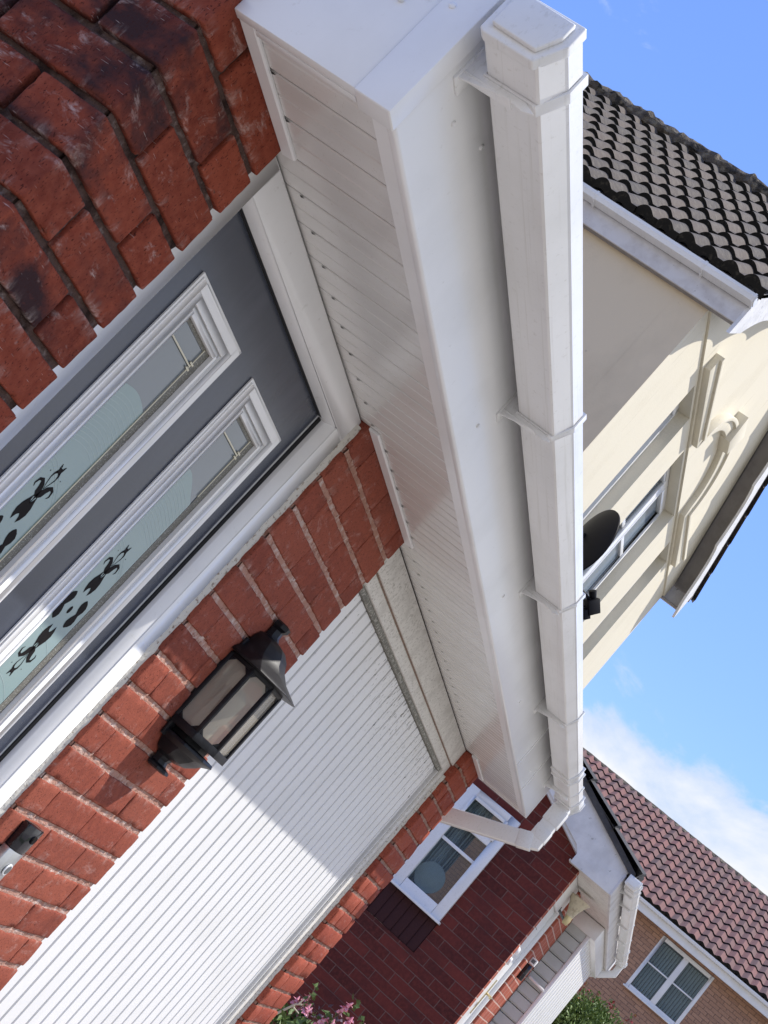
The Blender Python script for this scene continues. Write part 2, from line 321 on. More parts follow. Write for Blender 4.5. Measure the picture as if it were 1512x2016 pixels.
# ------------------------------------------------------------------ real bricks (one rounded, slightly chipped block each)
def brickwork(name, blocks, material, parent, step=.012, r=.004, rough=.0012):
    """blocks: (x0,x1,y0,y1,z0,z1,flash)"""
    V = []; F = []; T = []; FL = []
    for (x0, x1, y0, y1, z0, z1, fl) in blocks:
        L = (x1 - x0, y1 - y0, z1 - z0); st = step
        g = []
        for k in range(3):
            n = max(2, int(L[k] / (st if z0 > 1.0 else st * 3)))
            a = [0, r * .3, r] + [r + (L[k] - 2 * r) * i / n for i in range(1, n)] + [L[k] - r, L[k] - r * .3, L[k]]
            g.append(a)
        tint = random.random(); sd = random.random() * 50
        sk = [random.uniform(-.0018, .0018) for _ in range(4)]
        o3 = (x0, y0, z0)
        for ax in range(3):
            u, w = (ax + 1) % 3, (ax + 2) % 3
            for sgn in (0, 1):
                if ax == 1 and sgn == 1: continue
                b = len(V); nu, nw = len(g[u]), len(g[w])
                for i in g[u]:
                    for j in g[w]:
                        p = [0, 0, 0]; p[ax] = L[ax] * sgn; p[u] = i; p[w] = j
                        q = [min(max(p[k], r), L[k] - r) for k in range(3)]
                        d = Vector(p) - Vector(q)
                        if d.length > 1e-7:
                            dn = d.normalized(); wp = Vector((o3[0] + p[0], o3[1] + p[1], o3[2] + p[2])) + Vector((0, 0, sd))
                            e = sum(1 for k in range(3) if abs(d[k]) > r * .4)
                            am = noise.noise(wp * 55) * rough + noise.noise(wp * 13) * rough * 1.1
                            if e > 1: am -= max(0, noise.noise(wp * 42 + Vector((7, 0, 0))) - .25) * .012 * (rough / .0012)
                            P_ = Vector(q) + dn * (r + am)
                        else: P_ = Vector(p)
                        P_.y += sk[0] * (P_.x / L[0] - .5) + sk[1] * (P_.z / L[2] - .5); P_.z += sk[2] * (P_.x / L[0] - .5)
                        V.append((o3[0] + P_.x, o3[1] + P_.y, o3[2] + P_.z)); T.append(tint); FL.append(fl)
                for a in range(nu - 1):
                    for c in range(nw - 1):
                        f = (b + a * nw + c, b + (a + 1) * nw + c, b + (a + 1) * nw + c + 1, b + a * nw + c + 1)
                        F.append(f if sgn else f[::-1])
    o_ = worg(parent); me = bpy.data.meshes.new(name)
    me.from_pydata([(v[0] - o_.x, v[1] - o_.y, v[2] - o_.z) for v in V], [], F); me.update(); me.materials.append(MAT[material])
    at = me.attributes.new('tint', 'FLOAT', 'POINT'); at.data.foreach_set('value', T)
    at = me.attributes.new('flash', 'FLOAT', 'POINT'); at.data.foreach_set('value', FL)
    for p in me.polygons: p.use_smooth = True
    ob = bpy.data.objects.new(name, me); return link(ob, parent)
Z0 = 1.554; PC = .076; ZS = 2.303
def rows(off=0.0, zlo=0.02, zhi=2.62):
    k = -21
    while True:
        z = Z0 + off + PC * k
        if z > zhi: break
        if z > zlo - .05: yield k, max(0, z), z + PC
        k += 1
def mort_slab(mb, x0, x1, y0, y1, z0, z1, off, amp=.0025, stp=.012):
    """front face (-Y) lumpy slab"""
    nx = max(2, int((x1 - x0) / stp)); nz = max(2, int((z1 - z0) / stp)); vs = []
    for j in range(nz + 1):
        for i in range(nx + 1):
            x = x0 + (x1 - x0) * i / nx; z = z0 + (z1 - z0) * j / nz
            vs.append((x, y0 - amp * noise.noise(Vector((x * 60, off, z * 60))) * 1.5, z))
    fs = [(j * (nx + 1) + i, j * (nx + 1) + i + 1, (j + 1) * (nx + 1) + i + 1, (j + 1) * (nx + 1) + i) for j in range(nz) for i in range(nx)]
    mb.add(vs, fs); mb.box(x0, x1, y0 + amp * 2, y1, z0, z1)
# ================================================================== THE NEAR HOUSE (porch and garage front)
house = root('brick_house', (3.68, .9, 0), 'nearest red brick house front with grey door, white garage door and white boxed eaves', 'house')
# left pier ----------------------------------------------------------
bl = []
for k, za, zb in rows(.007):
    z0, z1 = za + .0055, zb - .0055; f = 1.0 if random.random() < .75 else .25
    if k % 2:   # header shows at the corner
        bl.append((1.37, 1.465, 0, .213, z0, z1, f)); bl.append((1.476, 1.685, 0, .103, z0, z1, .5 * (random.random() < .4)))
        bl.append((1.37, 1.473, .224, .439, z0, z1, 1))
    else:
        bl.append((1.37, 1.570, 0, .110, z0, z1, f)); bl.append((1.580, 1.685, 0, .103, z0, z1, .4 * (random.random() < .3)))
        bl.append((1.37, 1.473, .121, .336, z0, z1, 1)); bl.append((1.37, 1.473, .346, .449, z0, z1, .4))
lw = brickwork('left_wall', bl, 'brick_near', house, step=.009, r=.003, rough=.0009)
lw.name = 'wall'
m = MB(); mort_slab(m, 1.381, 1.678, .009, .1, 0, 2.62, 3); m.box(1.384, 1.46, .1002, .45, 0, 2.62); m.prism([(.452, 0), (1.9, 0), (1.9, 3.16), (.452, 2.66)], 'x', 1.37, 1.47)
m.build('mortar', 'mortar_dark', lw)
# middle pier --------------------------------------------------------
bl = []
for k, za, zb in rows():
    z0, z1 = za + .006, zb - .006
    xs = [2.60, 2.704, 2.929, 3.152, 3.240] if k % 2 else [2.60, 2.812, 3.034, 3.240]
    for i in range(len(xs) - 1):
        bl.append((xs[i] + (.002 if i else 0), xs[i + 1] - (.002 if i < len(xs) - 2 else 0), 0, .103, z0, z1, 1 if random.random() < .3 else 0))
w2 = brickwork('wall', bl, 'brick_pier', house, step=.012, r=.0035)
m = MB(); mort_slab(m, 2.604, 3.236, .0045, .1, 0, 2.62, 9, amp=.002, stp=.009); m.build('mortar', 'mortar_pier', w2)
# right pier ---------------------------------------------------------
bl = []
for k, za, zb in rows(-.002):
    z0, z1 = za + .0055, zb - .0055
    xs = [5.58, 5.69, 5.905, 5.98] if k % 2 else [5.58, 5.80, 5.98]
    for i in range(len(xs) - 1):
        bl.append((xs[i] + (.003 if i else 0), xs[i + 1] - (.003 if i < len(xs) - 2 else 0), random.uniform(-.0015, .0015), .103, z0, z1, .5 * (random.random() < .3)))
    bl.append((5.877, 5.98, .113, .33, z0, z1, 0)); bl.append((5.877, 5.98, .34, .55, z0, z1, 0))
w3 = brickwork('wall', bl, 'brick_far', house, step=.03, r=.006, rough=.0022)
m = MB(); mort_slab(m, 5.586, 5.972, .007, .1, 0, 2.62, 5); m.box(5.88, 5.972, .1, .55, 0, 2.62); m.prism([(.552, 0), (1.9, 0), (1.9, 3.16), (.552, 2.70)], 'x', 5.88, 5.98); m.build('mortar', 'mortar_far', w3)
m = MB(); m.box(1.38, 5.97, 1.902, 2.0, 0, 3.15); m.build('rear_wall', 'brick_front_y', house)
# masonry over the openings, hidden above the soffit
m = MB(); m.box(1.686, 2.599, .05, .15, 2.33, 2.62); m.box(3.241, 5.579, .05, .15, 2.33, 2.62); m.build('lintel', 'mortar_dark', house)
# soffit -------------------------------------------------------------
def soffit(x0, x1, y0, y1, z, parent, matn='upvc_soffit', pitch=.0985, xf=None, notch=False):
    m = MB(); m.x = xf; x = x0
    while x < x1 - .005:
        a, b = x + .0022, min(x + pitch - .0022, x1); mid = (a + b) / 2
        m.prism([(a, z + .009), (a, z + .0015), (a + .0022, z), (mid - .003, z), (mid, z + .0016), (mid + .003, z), (b - .0022, z), (b, z + .0015), (b, z + .009)], 'y', y0, y1)
        x += pitch
    m.box(x0, x1, y0, y1, z + .0095, z + .0125)
    if notch:
        m.mi = 1; x = x0 + pitch
        while x < x1 - .02:
            inb = any(a <= x <= b for a, b in ((1.392, 1.685), (2.60, 3.24), (5.58, 5.98)))
            yy = -.0265 if inb else -.006; zz = z - .0014
            m.add([(x - .002, yy, zz), (x + .006, yy, zz), (x + .002, yy - .009, zz)], [(0, 2, 1)]); x += pitch
        return m.build('soffit', [matn, 'rubber_dark'], parent, fixn=True)
    return m.build('soffit', matn, parent, fixn=True)
sf = soffit(1.395, 6.0, -.236, .034, ZS + .003, house, notch=True)
for a, b in ((1.392, 1.685), (2.60, 3.24), (5.58, 5.98)):
    m = MB(); m.prism([(0, ZS - .002), (-.003, ZS - .0045), (-.023, ZS - .003), (-.0255, ZS - .0005), (-.0255, ZS + .0025), (0, ZS + .0025)], 'x', a, b); m.build('edge_trim', 'upvc_clean', sf)
m = MB(); m.prism([(-.236, ZS - .001), (-.215, ZS - .0035), (-.2125, ZS - .001), (-.2125, ZS + .0025), (-.236, ZS + .0025)], 'x', 1.42, 5.995)
m.build('edge_trim', 'upvc_clean', sf)
# fascia ---------------------------------------------------------------
m = MB(); m.prism([(-.236, ZS - .002), (-.247, ZS - .002), (-.2505, ZS + .0015), (-.2505, 2.52), (-.236, 2.52)], 'x', 1.42, 6.0)
fa = m.build('fascia', 'upvc_clean', house, bevel=.0015)
for x in (4.99, 5.42): m = MB(); m.box(x, x + .012, -.2525, -.2506, ZS + .004, 2.51); m.build('joint_strip', 'upvc', fa)
m = MB(); m.box(6.0, 6.006, -.251, .0, ZS - .003, 2.53); m.build('end_closer', 'upvc', fa, bevel=.001)
for x, z in ((1.52, 2.395), (1.62, 2.44), (2.35, 2.36), (3.3, 2.36), (4.3, 2.36), (5.3, 2.36)): m = MB(); m.tube([(x, -.2504, z), (x, -.2535, z)], [.0045, .0035], 10); m.build('nail_cap', 'upvc', fa, smooth=True)
# boxed end --------------------------------------------------------------
XE = 1.388
m = MB(); m.prism([(.0, ZS - .006), (-.198, ZS - .006), (-.198, 2.60), (.0, 2.68)], 'x', XE, XE + .018); be = m.build('box_end', 'upvc_clean', house, bevel=.002)
m = MB(); m.prism([(XE - .003, -.199), (XE - .003, -.2545), (XE + .034, -.2545), (XE + .034, -.2515), (XE + .0005, -.2515), (XE + .0005, -.199)], 'z', ZS - .008, 2.56)
m.box(XE - .002, XE + .036, -.2535, -.199, ZS - .0085, ZS - .0055)
m.build('corner_trim', 'upvc_clean', be, bevel=.0025, seg=3)
m = MB(); m.box(XE + .019, XE + .03, -.195, -.03, ZS - .006, ZS + .002); m.build('lower_lip', 'upvc_clean', be, bevel=.001)
for y, z in ((-.158, 2.425), (-.215, 2.452)): m = MB(); m.tube([(XE - .001, y, z), (XE - .0045, y, z), (XE - .006, y, z)], [.0045, .0045, .002], 14); m.build('nail_cap', 'upvc_clean', be, smooth=True)
# lean-to roof over the porch ---------------------------------------------
def tiles(name, matn, parent, O, U, Vd, nu, nv, pu, pv, hump=.03, nose=.03, sub=10, tint=True, prof=None, kind=None, edge=None):
    """O eave corner, U unit along the eave, Vd unit up the slope"""
    U = Vector(U).normalized(); Vd = Vector(Vd).normalized(); Nn = U.cross(Vd).normalized()
    if Nn.z < 0: Nn = -Nn
    O = Vector(O); m = MB()
    prof = prof or (lambda s: .5 - .5 * math.cos(6.2832 * s))
    for j in range(nv):
        for i in range(nu):
            dz = random.uniform(-.003, .003); sh = random.uniform(-.012, .012); tv = random.random()
            v0 = j * pv + sh; v1 = (j + 1) * pv + .03
            for_pts = []
            for e, (vv, lift) in enumerate(((v0, -.012), (v0, nose), (v0 + pv * .5, nose * .6), (v1, nose * .1))):
                for q in range(sub + 1):
                    s_ = q / sub; h = prof(s_) * hump
                    if e == 0: h = h - nose * .9 if True else 0
                    for_pts.append(O + U * ((i + s_) * pu) + Vd * vv + Nn * (h + (lift if e else 0) + dz))
            n = sub + 1
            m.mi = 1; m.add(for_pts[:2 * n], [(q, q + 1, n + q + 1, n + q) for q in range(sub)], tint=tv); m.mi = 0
            m.add(for_pts[n:], [(r * n + q, r * n + q + 1, (r + 1) * n + q + 1, (r + 1) * n + q) for r in range(2) for q in range(sub)], tint=tv)
    return m.build(name, [matn, edge or matn], parent, tint=True, fixn=False, smooth=True, kind=kind)
m = MB(); m.prism([(-.238, 2.535), (-.272, 2.5), (-.307, 2.497), (-.309, 2.51), (2.0, 3.25), (2.0, 3.2)], 'x', 1.392, 5.995); rf = m.build('roof', 'soffit_grey', house)
tiles('roof_tiles', 'tile_dark', rf, (1.40, -.312, 2.508), (1, 0, 0), (0, 1, .313), 22, 7, .205, .345, sub=6, hump=.018, nose=.014)
# gutter ------------------------------------------------------------------
def gutter(parent, x0, x1, yb, zb, matn='upvc', brackets=(), unions=(), xf=None, w=.095, slope=0.0):
    prof = [(0, .062), (0, .002), (-.003, 0), (-w + .018, 0), (-w + .014, .002), (-w + .002, .034), (-w, .038), (-w, .064), (-w + .006, .064), (-w + .005, .040), (-w + .018, .004), (-.004, .004), (-.004, .062)]
    m = MB(); m.x = xf; n = len(prof)
    m.loft([[(x, yb + p[0], zb + p[1] + slope * (x - x0)) for p in prof] for x in (x0, x1)])
    g = m.build('gutter', matn, parent)
    def ring(mb, xa, xb, o, dz):
        po = [(.002, .062), (.002, -o), (-w + .018 - o * .3, -o), (-w - o, .036), (-w - o, .066 + o), (-w + .008, .066 + o), (-w + .006, .060), (-w - .0002, .060), (-w - .0002, .038), (-w + .0178, -.0002), (-.0, -.0002), (0, .062)]
        mb.loft([[(x, yb + p[0], zb + p[1] + dz) for p in po] for x in (xa, xb)])
    for bx in brackets:
        m = MB(); m.x = xf; dz = slope * (bx - x0); ring(m, bx - .002, bx + .019, .004, dz)
        # web plate up to the fascia and the stiffening tongue under the trough
        m.prism([(.003, .06), (-.0, -.004), (-w + .03, -.004), (-w + .012, -.012), (-w + .028, -.017), (-w * .45, -.012), (.024, -.024), (.027, -.022), (.027, .06)], 'x', 0, .0035)
        k = len(m.v) - 18
        for i in range(k, len(m.v)):
            p = (xf.inverted() @ m.v[i]) if xf else m.v[i]; q = Vector((p.x + bx, p.y + yb, p.z + zb + dz)); m.v[i] = xf @ q if xf else q
        m.x = xf; m.box(bx - .001, bx + .019, yb - w * .5, yb + .026, zb + dz - .0135, zb + dz - .0105)
        m.box(bx - .004, bx + .03, yb + .0235, yb + .0275, zb + dz - .03, zb + dz + .05)
        m.build('bracket', matn, g, bevel=.0009)
    for (a, b) in unions:
        m = MB(); m.x = xf; dz = slope * (a - x0); ring(m, a, b, .0025, dz); ring(m, a - .008, a + .006, .007, dz); ring(m, b - .006, b + .008, .007, dz)
        m.build('union', matn, g, bevel=.001)
    # stop end
    m = MB(); m.x = xf; o = .0035
    pe = [(.003, .068), (.003, 0), (-.004, -o - .001), (-w + .018, -o - .001), (-w - o, .035), (-w - o, .068)]
    pi = [(-.008, .062), (-.008, .008), (-w + .022, .006), (-w + .006, .037), (-w + .006, .060)]
    m.prism([(yb + p[0], zb + p[1]) for p in pe], 'x', x0 - .012, x0 + .006); m.prism([(yb + p[0], zb + p[1]) for p in pi], 'x', x0 - .020, x0 - .0121)
    m.build('stop_end', matn, g, bevel=.0025, seg=3)
    return g
gt = gutter(house, 1.372, 6.10, -.2775, 2.434, 'upvc', brackets=(1.444, 2.385, 3.396, 4.576, 5.80), unions=((5.45, 5.55), (6.02, 6.17)), slope=.003)
# downpipe ----------------------------------------------------------------
xp = 6.10
m = MB(); m.sweep_rect([(xp, -.325, 2.45), (xp, -.325, 2.345), (xp, -.325, 2.262), (xp, -.27, 2.232), (xp, -.03, 2.13), (xp, .10, 2.075), (xp, .118, 2.05), (xp, .118, 0.1)], .066, .066)
dp = m.build('downpipe', 'upvc', house, bevel=.004)
m = MB(); m.box(xp - .037, xp + .037, -.362, -.288, 2.355, 2.432); m.sweep_rect([(xp, -.318, 2.252), (xp, -.262, 2.228)], .071, .071)
m.sweep_rect([(xp, -.325, 2.33), (xp, -.325, 2.275)], .0705, .0705)
m.build('socket', 'upvc', dp, bevel=.003)
# door ---------------------------------------------------------------------
fr = MB()
fr.box(1.686, 1.745, .020, .075, 0, 2.302); fr.box(2.530, 2.599, .020, .075, 0, 2.245); fr.box(1.745, 2.599, .020, .075, 2.245, 2.302)
fr.prism([(2.530, .022), (2.518, .042), (2.518, .075), (2.530, .075)], 'z', 0, 2.2445)
fr.prism([(.022, 2.2449), (.042, 2.236), (.075, 2.236), (.075, 2.2449)], 'x', 1.7455, 2.529)
df = fr.build('door_frame', 'upvc_clean', house, bevel=.0018)
m = MB(); m.box(2.5042, 2.5178, .0535, .075, .02, 2.2355); m.build('beading', 'upvc', df)
for x in (2.5145, 2.5095, 2.5050):
    m = MB(); m.box(x, x + .0016, .0495, .0534, .02, 2.2352); m.build('seal', 'rubber_dark', df)
m = MB(); m.box(1.746, 2.5, .046, .056, 2.2353, 2.2359); m.build('seal', 'rubber_dark', df)
m = MB()   # ragged mastic bead between frame and brickwork, and head joint under the soffit
zs = [0.0 + i * .012 for i in range(192)]
rings = []
for z in zs:
    w = .012 + .006 * noise.noise(Vector((z * 22, 3, 0))); d = .009 + .004 * noise.noise(Vector((z * 35, 9, 1)))
    rings.append([(2.600 - w, .0205, z), (2.600 - w * .5, .0205 - d * .6, z), (2.6005, .0205 - d, z), (2.603, .022, z)])
m.loft(rings, cap=True); m.build('mastic', 'sealant', df, smooth=True)
door = MB()
# leaf built round the two glazed openings
def leafbox(*a): door.box(*a)
GL = [(1.905, 2.048), (2.254, 2.397)]; ZG0, ZG1 = 1.02, 2.092
leafbox(1.747, GL[0][0], .056, .098, .04, 2.235); leafbox(GL[0][1], GL[1][0], .056, .098, .04, 2.235); leafbox(GL[1][1], 2.5035, .056, .098, .04, 2.235)
for a, b in GL: leafbox(a, b, .056, .098, .04, ZG0); leafbox(a, b, .056, .098, ZG1, 2.235)
leaf = door.build('front_door', 'door_grey', house); leaf['label'] = 'dark slate grey front door with two tall glazed panels'
for gi, (a, b) in enumerate(GL):
    # stepped white glazing cassette
    m = MB()
    def frame(o_out, o_in, ya, yb):
        xa, xb, za, zb = a - o_out, b + o_out, ZG0 - o_out, ZG1 + o_out * .9; xi, xj, zi, zj = a - o_in, b + o_in, ZG0 - o_in, ZG1 + o_in * .9
        m.box(xa, xi, ya, yb, za, zb); m.box(xj, xb, ya, yb, za, zb); m.box(xi, xj, ya, yb, zj, zb); m.box(xi, xj, ya, yb, za, zi)
    frame(.056, .0505, .0520, .0555); frame(.050, .0325, .0495, .0555); frame(.0318, .0152, .0495, .0555)
    frame(.0150, .0065, .0528, .0555); frame(.0062, -.001, .0505, .0590)
    fr_ = m.build('glazing_frame', 'upvc_clean', leaf, bevel=.0005, seg=1)
    # glass unit: clear head, frosted body
    xa, xb = a - .002, b + .002; ZF = 1.946
    m = MB(); m.box(xa, xb, .0600, .0650, ZF - .03, ZG1 + .003); m.build('clear_glass', 'glass_dark' if 0 else 'window_glass', leaf)
    m = MB(); xs = [a + .001 + (b - a - .026) * i / 16 for i in range(17)]
    top = [ZF + .012 * math.sin(3.0 * i / 16 + gi) * (1 if gi == 0 else 1.6) for i in range(17)]
    pts = [(xs[0], ZG0)] + [(xs[i], top[i]) for i in range(17)] + [(xs[-1], ZG0)]
    m.prism(pts, 'y', .0592, .0599); m.mi = 1
    for q in range(13):       # fine wavy lines cut in the frosting
        z = 1.93 - q * .0082
        for i in range(16):
            za, zb2 = z + .010 * math.sin(3.0 * i / 16 + gi) - .0007, z + .010 * math.sin(3.0 * (i + 1) / 16 + gi) - .0007
            m.add([(xs[i], .0590, za), (xs[i + 1], .0590, zb2), (xs[i + 1], .0590, zb2 + .0018), (xs[i], .0590, za + .0018)], [(0, 1, 2, 3)])
    for q, (z, am) in enumerate(((1.80, .05), (1.792, .05), (1.60, .03), (1.50, .035))):
        for i in range(3 if q > 1 else 0, 16):
            f = lambda i_: z + am * (i_ / 16) ** 2 * (-1) - .0008
            m.add([(xs[i], .0589, f(i)), (xs[i + 1], .0589, f(i + 1)), (xs[i + 1], .0589, f(i + 1) + .0017), (xs[i], .0589, f(i) + .0017)], [(0, 1, 2, 3)])
    fg = m; m = MB(); m.box(b - .024, b - .002, .0588, .0597, ZG0, ZG1 + .002); m.box(a, a + .0035, .0588, .0597, ZG0, ZG1 - .002); m.box(a + .0035, b - .0241, .0588, .0597, ZG1 - .008, ZG1 + .002)
    m.build('spacer_bar', 'spacer', leaf)
    m = MB(); m.box(a, b - .025, .0570, .0587, 2.0512, 2.0538); m.box(b - .0272, b - .0250, .0572, .0587, 1.56 if gi == 0 else 1.95, ZG1 - .004)
    m.box(b - .034, b - .020, .0566, .0586, 2.0455, 2.0487); m.box(b - .034, b - .020, .0566, .0586, 2.0557, 2.059)
    m.build('glazing_bar', 'pale_lead', leaf)
    # floral cut-outs in the frosting (dark clear glass shows)
    cx = (a + b - .024) / 2; cz = 1.652; m = fg; m.mi = 2
    def poly(pts, mir=True):
        for sx in ((1, -1) if mir else (1,)):
            for sz in (1, -1):
                m.add([(cx + sx * p[0], .0588, cz + sz * p[1]) for p in pts], [tuple(range(len(pts)))])
    def stroke(path, ws, mirx=True):
        n = len(path); L_, R_ = [], []
        for i, p in enumerate(path):
            q0 = path[max(0, i - 1)]; q1 = path[min(n - 1, i + 1)]; dx, dz = q1[0] - q0[0], q1[1] - q0[1]; l = math.hypot(dx, dz) or 1
            L_.append((p[0] - dz / l * ws[i], p[1] + dx / l * ws[i])); R_.append((p[0] + dz / l * ws[i], p[1] - dx / l * ws[i]))
        for sx in ((1, -1) if mirx else (1,)):
            for sz in (1, -1):
                T_ = lambda p: (cx + sx * p[0], .0588, cz + sz * p[1])
                for i in range(n - 1): m.add([T_(L_[i]), T_(L_[i + 1]), T_(R_[i + 1]), T_(R_[i])], [(0, 1, 2, 3)])
    # centre eye
    m.add([(cx + .0055 * math.cos(t_ / 12 * 6.2832), .0588, cz + .008 * math.sin(t_ / 12 * 6.2832)) for t_ in range(12)], [tuple(range(12))])
    # four petals: broad crescents round the eye
    for q in range(2):
        sx = 1 if q else -1
        arc = [(sx * (.025 + .010 * math.cos(t_)), .001 + .032 * math.sin(t_)) for t_ in [-1.25 + 2.5 * i / 8 for i in range(9)]]
        n = len(arc); ws = [.0015, .009, .014, .0125, .006, .0125, .014, .009, .0015]
        for i in range(n - 1):
            p, p2 = arc[i], arc[i + 1]
            m.add([(cx + p[0] - sx * ws[i], .0588, cz + p[1]), (cx + p2[0] - sx * ws[i + 1], .0588, cz + p2[1]), (cx + p2[0] + sx * ws[i + 1] * .8, .0588, cz + p2[1]), (cx + p[0] + sx * ws[i] * .8, .0588, cz + p[1])], [(0, 1, 2, 3)])
    # leaf with two notched ends
    for sx in (1, -1):
        for sz in (1, -1):
            half = [(0, .051), (.005, .047), (.009, .036), (.015, .044), (.0185, .055), (.0165, .067), (.0105, .078), (.0065, .087), (.004, .078), (0, .073)]
            for q in range(len(half) // 2):
                A, B_, C_, D_ = half[q], half[q + 1] if q + 1 < len(half) else half[-1], half[len(half) - 2 - q], half[len(half) - 1 - q]
                m.add([(cx + sx * p[0], .0588, cz + sz * p[1]) for p in (A, B_, C_, D_)], [(0, 1, 2, 3)])
    stroke([(0, .072), (0, .080), (0, .088)], [.0012, .001, .0035], mirx=False)
    # scrolls
    stroke([(.001, .086), (.006, .094), (.011, .104), (.019, .111), (.027, .108), (.030, .099), (.026, .094)], [.004, .0075, .006, .0036, .0028, .0018, .0006])
    # tear drop and bud
    stroke([(0, .101), (.005, .112), (.0085, .122), (.008, .130), (.004, .135)], [.0004, .0008, .0012, .0022, .003])
    stroke([(0, .133), (0, .138), (0, .143)], [.0055, .0065, .0075], mirx=False); stroke([(.005, .143), (.0075, .149)], [.0025, .0005])
    for sx in (1, -1):
        for sz in (1, -1): m.add([(cx + sx * .022 + .0012 * math.cos(t_), .0588, cz + sz * .128 + .0012 * math.sin(t_)) for t_ in [i * 1.05 for i in range(6)]], [tuple(range(6))])
    m.build('frosted_glass', ['frosted', 'frosted_line', 'glass_dark'], leaf, fixn=False)
# garage ---------------------------------------------------------------------
m = MB()
m.box(3.241, 5.579, .030, .075, 2.2245, 2.3015); gh = m.build('head_board', 'upvc_grimy', house, bevel=.001); gh['label'] = 'grime speckled white head board over the garage door'
m = MB(); m.box(3.241, 5.575, .037, .07, 2.2185, 2.2243); m.build('rusty_joint', 'rust_gap', gh)
m = MB(); m.box(3.241, 3.285, .036, .075, 0, 2.1822); m.box(5.520, 5.579, .036, .075, 0, 2.1822); m.box(3.241, 5.579, .0362, .075, 2.182, 2.2183)
gf = m.build('garage_frame', 'upvc_grimy', house, bevel=.0015)
m = MB(); m.box(3.2855, 5.5195, .045, .07, 2.166, 2.1815); m.build('grimy_track', 'grime', gf)
m = MB(); m.box(5.505, 5.5155, .046, .07, 0.02, 2.1655); m.build('seal_strip', 'upvc', gf)
pit = .0905; m = MB(); pts = []; x = 3.29
while x < 5.49:
    e = min(x + pit, 5.492)
    pts += [(x, .0555), (e - .0185, .0555), (e - .0160, .0632), (e - .0040, .0632), (e - .0018, .0555)]; x += pit
pts2 = pts + [(5.492, .075), (3.29, .075)]
zlev = [.03, 2.164]
m.loft([[(p[0], p[1], z) for p in pts2] for z in zlev])
gd = m.build('garage_door', 'garage_white', house); gd['label'] = 'white vertically ribbed garage door with mildew specks at its head'
m = MB(); rings = []
for i in range(150):
    z = i * .0146; w = .010 + .005 * noise.noise(Vector((z * 18, 1, 0))); rings.append([(5.5795 - w, .0355, z), (5.5795, .024 + .003 * noise.noise(Vector((z * 40, 5, 5))), z), (5.582, .037, z)])
m.loft(rings); m.build('mastic', 'sealant', gf, smooth=True)
# ================================================================== WALL LANTERN
lx = 2.962
_m = bpy.data.materials.new('lantern_glass'); _m.use_nodes = True; _t = _m.node_tree; _b = _t.nodes['Principled BSDF']; MAT['lantern_glass'] = _m
_b.inputs['Base Color'].default_value = (.47, .42, .35, 1); _b.inputs['Roughness'].default_value = .08; _b.inputs['Specular IOR Level'].default_value = .8
_r = N(_t, 'ShaderNodeBsdfTransparent'); _r.inputs[0].default_value = (.8, .8, .75, 1); _x = N(_t, 'ShaderNodeMixShader'); _x.inputs[0].default_value = .45
_t.links.new(_r.outputs[0], _x.inputs[1]); _t.links.new(_b.outputs[0], _x.inputs[2]); _t.links.new(_x.outputs[0], _t.nodes['Material Output'].inputs[0])
lan = root('wall_lantern', (lx, 0, 1.74), 'black half lantern wall light on the sunlit brick pier between door and garage', 'wall light')
def sec(w, d, z, c=.45, s=.6): return [(lx - w, -.003, z), (lx - w, -d * s, z), (lx - w * c, -d, z), (lx + w * c, -d, z), (lx + w, -d * s, z), (lx + w, -.003, z)]
BW, BD = .088, .104
m = MB(); m.box(lx - BW, lx + BW, -.008, -.002, 1.60, 1.86); m.build('back_plate', 'black_metal', lan, bevel=.001)
m = MB()
base = [(p[0], p[1]) for p in sec(BW, BD, 0)]
for (x, y) in base:
    m.box(x - .0052, x + .0052, y - .0052, y + .0045, 1.648, 1.818)
for z0, z1, g_ in ((1.632, 1.650, 1.06), (1.812, 1.826, 1.04)): m.loft([sec(BW * g_, BD * g_, z0), sec(BW * g_, BD * g_, z1)])
for i in range(5):   # mitred corners of each pane opening
    a = Vector((*base[i], 0)); b = Vector((*base[i + 1], 0)); d = (b - a).normalized(); nrm = Vector((d.y, -d.x, 0)); L = (b - a).length
    if nrm.y > .5: nrm = -nrm
    for s0, zz, sg in ((0, 1.650, 1), (0, 1.812, -1), (L, 1.650, 1), (L, 1.812, -1)):
        q = a + d * s0; e = d * (.017 if s0 == 0 else -.017)
        tri = [q, q + e, q + e * .35 + Vector((0, 0, 0))]
        pts = [Vector((q.x, q.y, zz)), Vector((q.x, q.y, zz)) + e, Vector((q.x, q.y, zz + sg * .017))]
        m.add([p + nrm * .002 for p in pts] + [p - nrm * .002 for p in pts], [(0, 1, 2), (5, 4, 3), (0, 3, 4, 1), (1, 4, 5, 2), (2, 5, 3, 0)])
m.build('body', 'black_metal', lan, bevel=.0008)
for i in range(5):
    a, b = base[i], base[i + 1]; m = MB()
    m.add([(a[0], a[1], 1.650), (b[0], b[1], 1.650), (b[0], b[1], 1.813), (a[0], a[1], 1.813)], [(0, 1, 2, 3)])
    m.build('pane', 'lantern_glass', lan, fixn=False)
m = MB()
m.loft([sec(.108, .134, 1.822), sec(.112, .140, 1.8245), sec(.105, .128, 1.831), sec(.083, .098, 1.846), sec(.070, .080, 1.862), sec(.060, .070, 1.880), sec(.045, .056, 1.893), sec(.024, .036, 1.899)])
m.build('roof', 'black_metal', lan, bevel=.0006)
m = MB()
m.loft([sec(.022, .034, 1.898), sec(.017, .027, 1.907), sec(.016, .026, 1.920), sec(.021, .033, 1.927), sec(.021, .034, 1.936), sec(.015, .026, 1.940)]); m.build('top_finial', 'black_metal', lan, smooth=True)
m = MB()
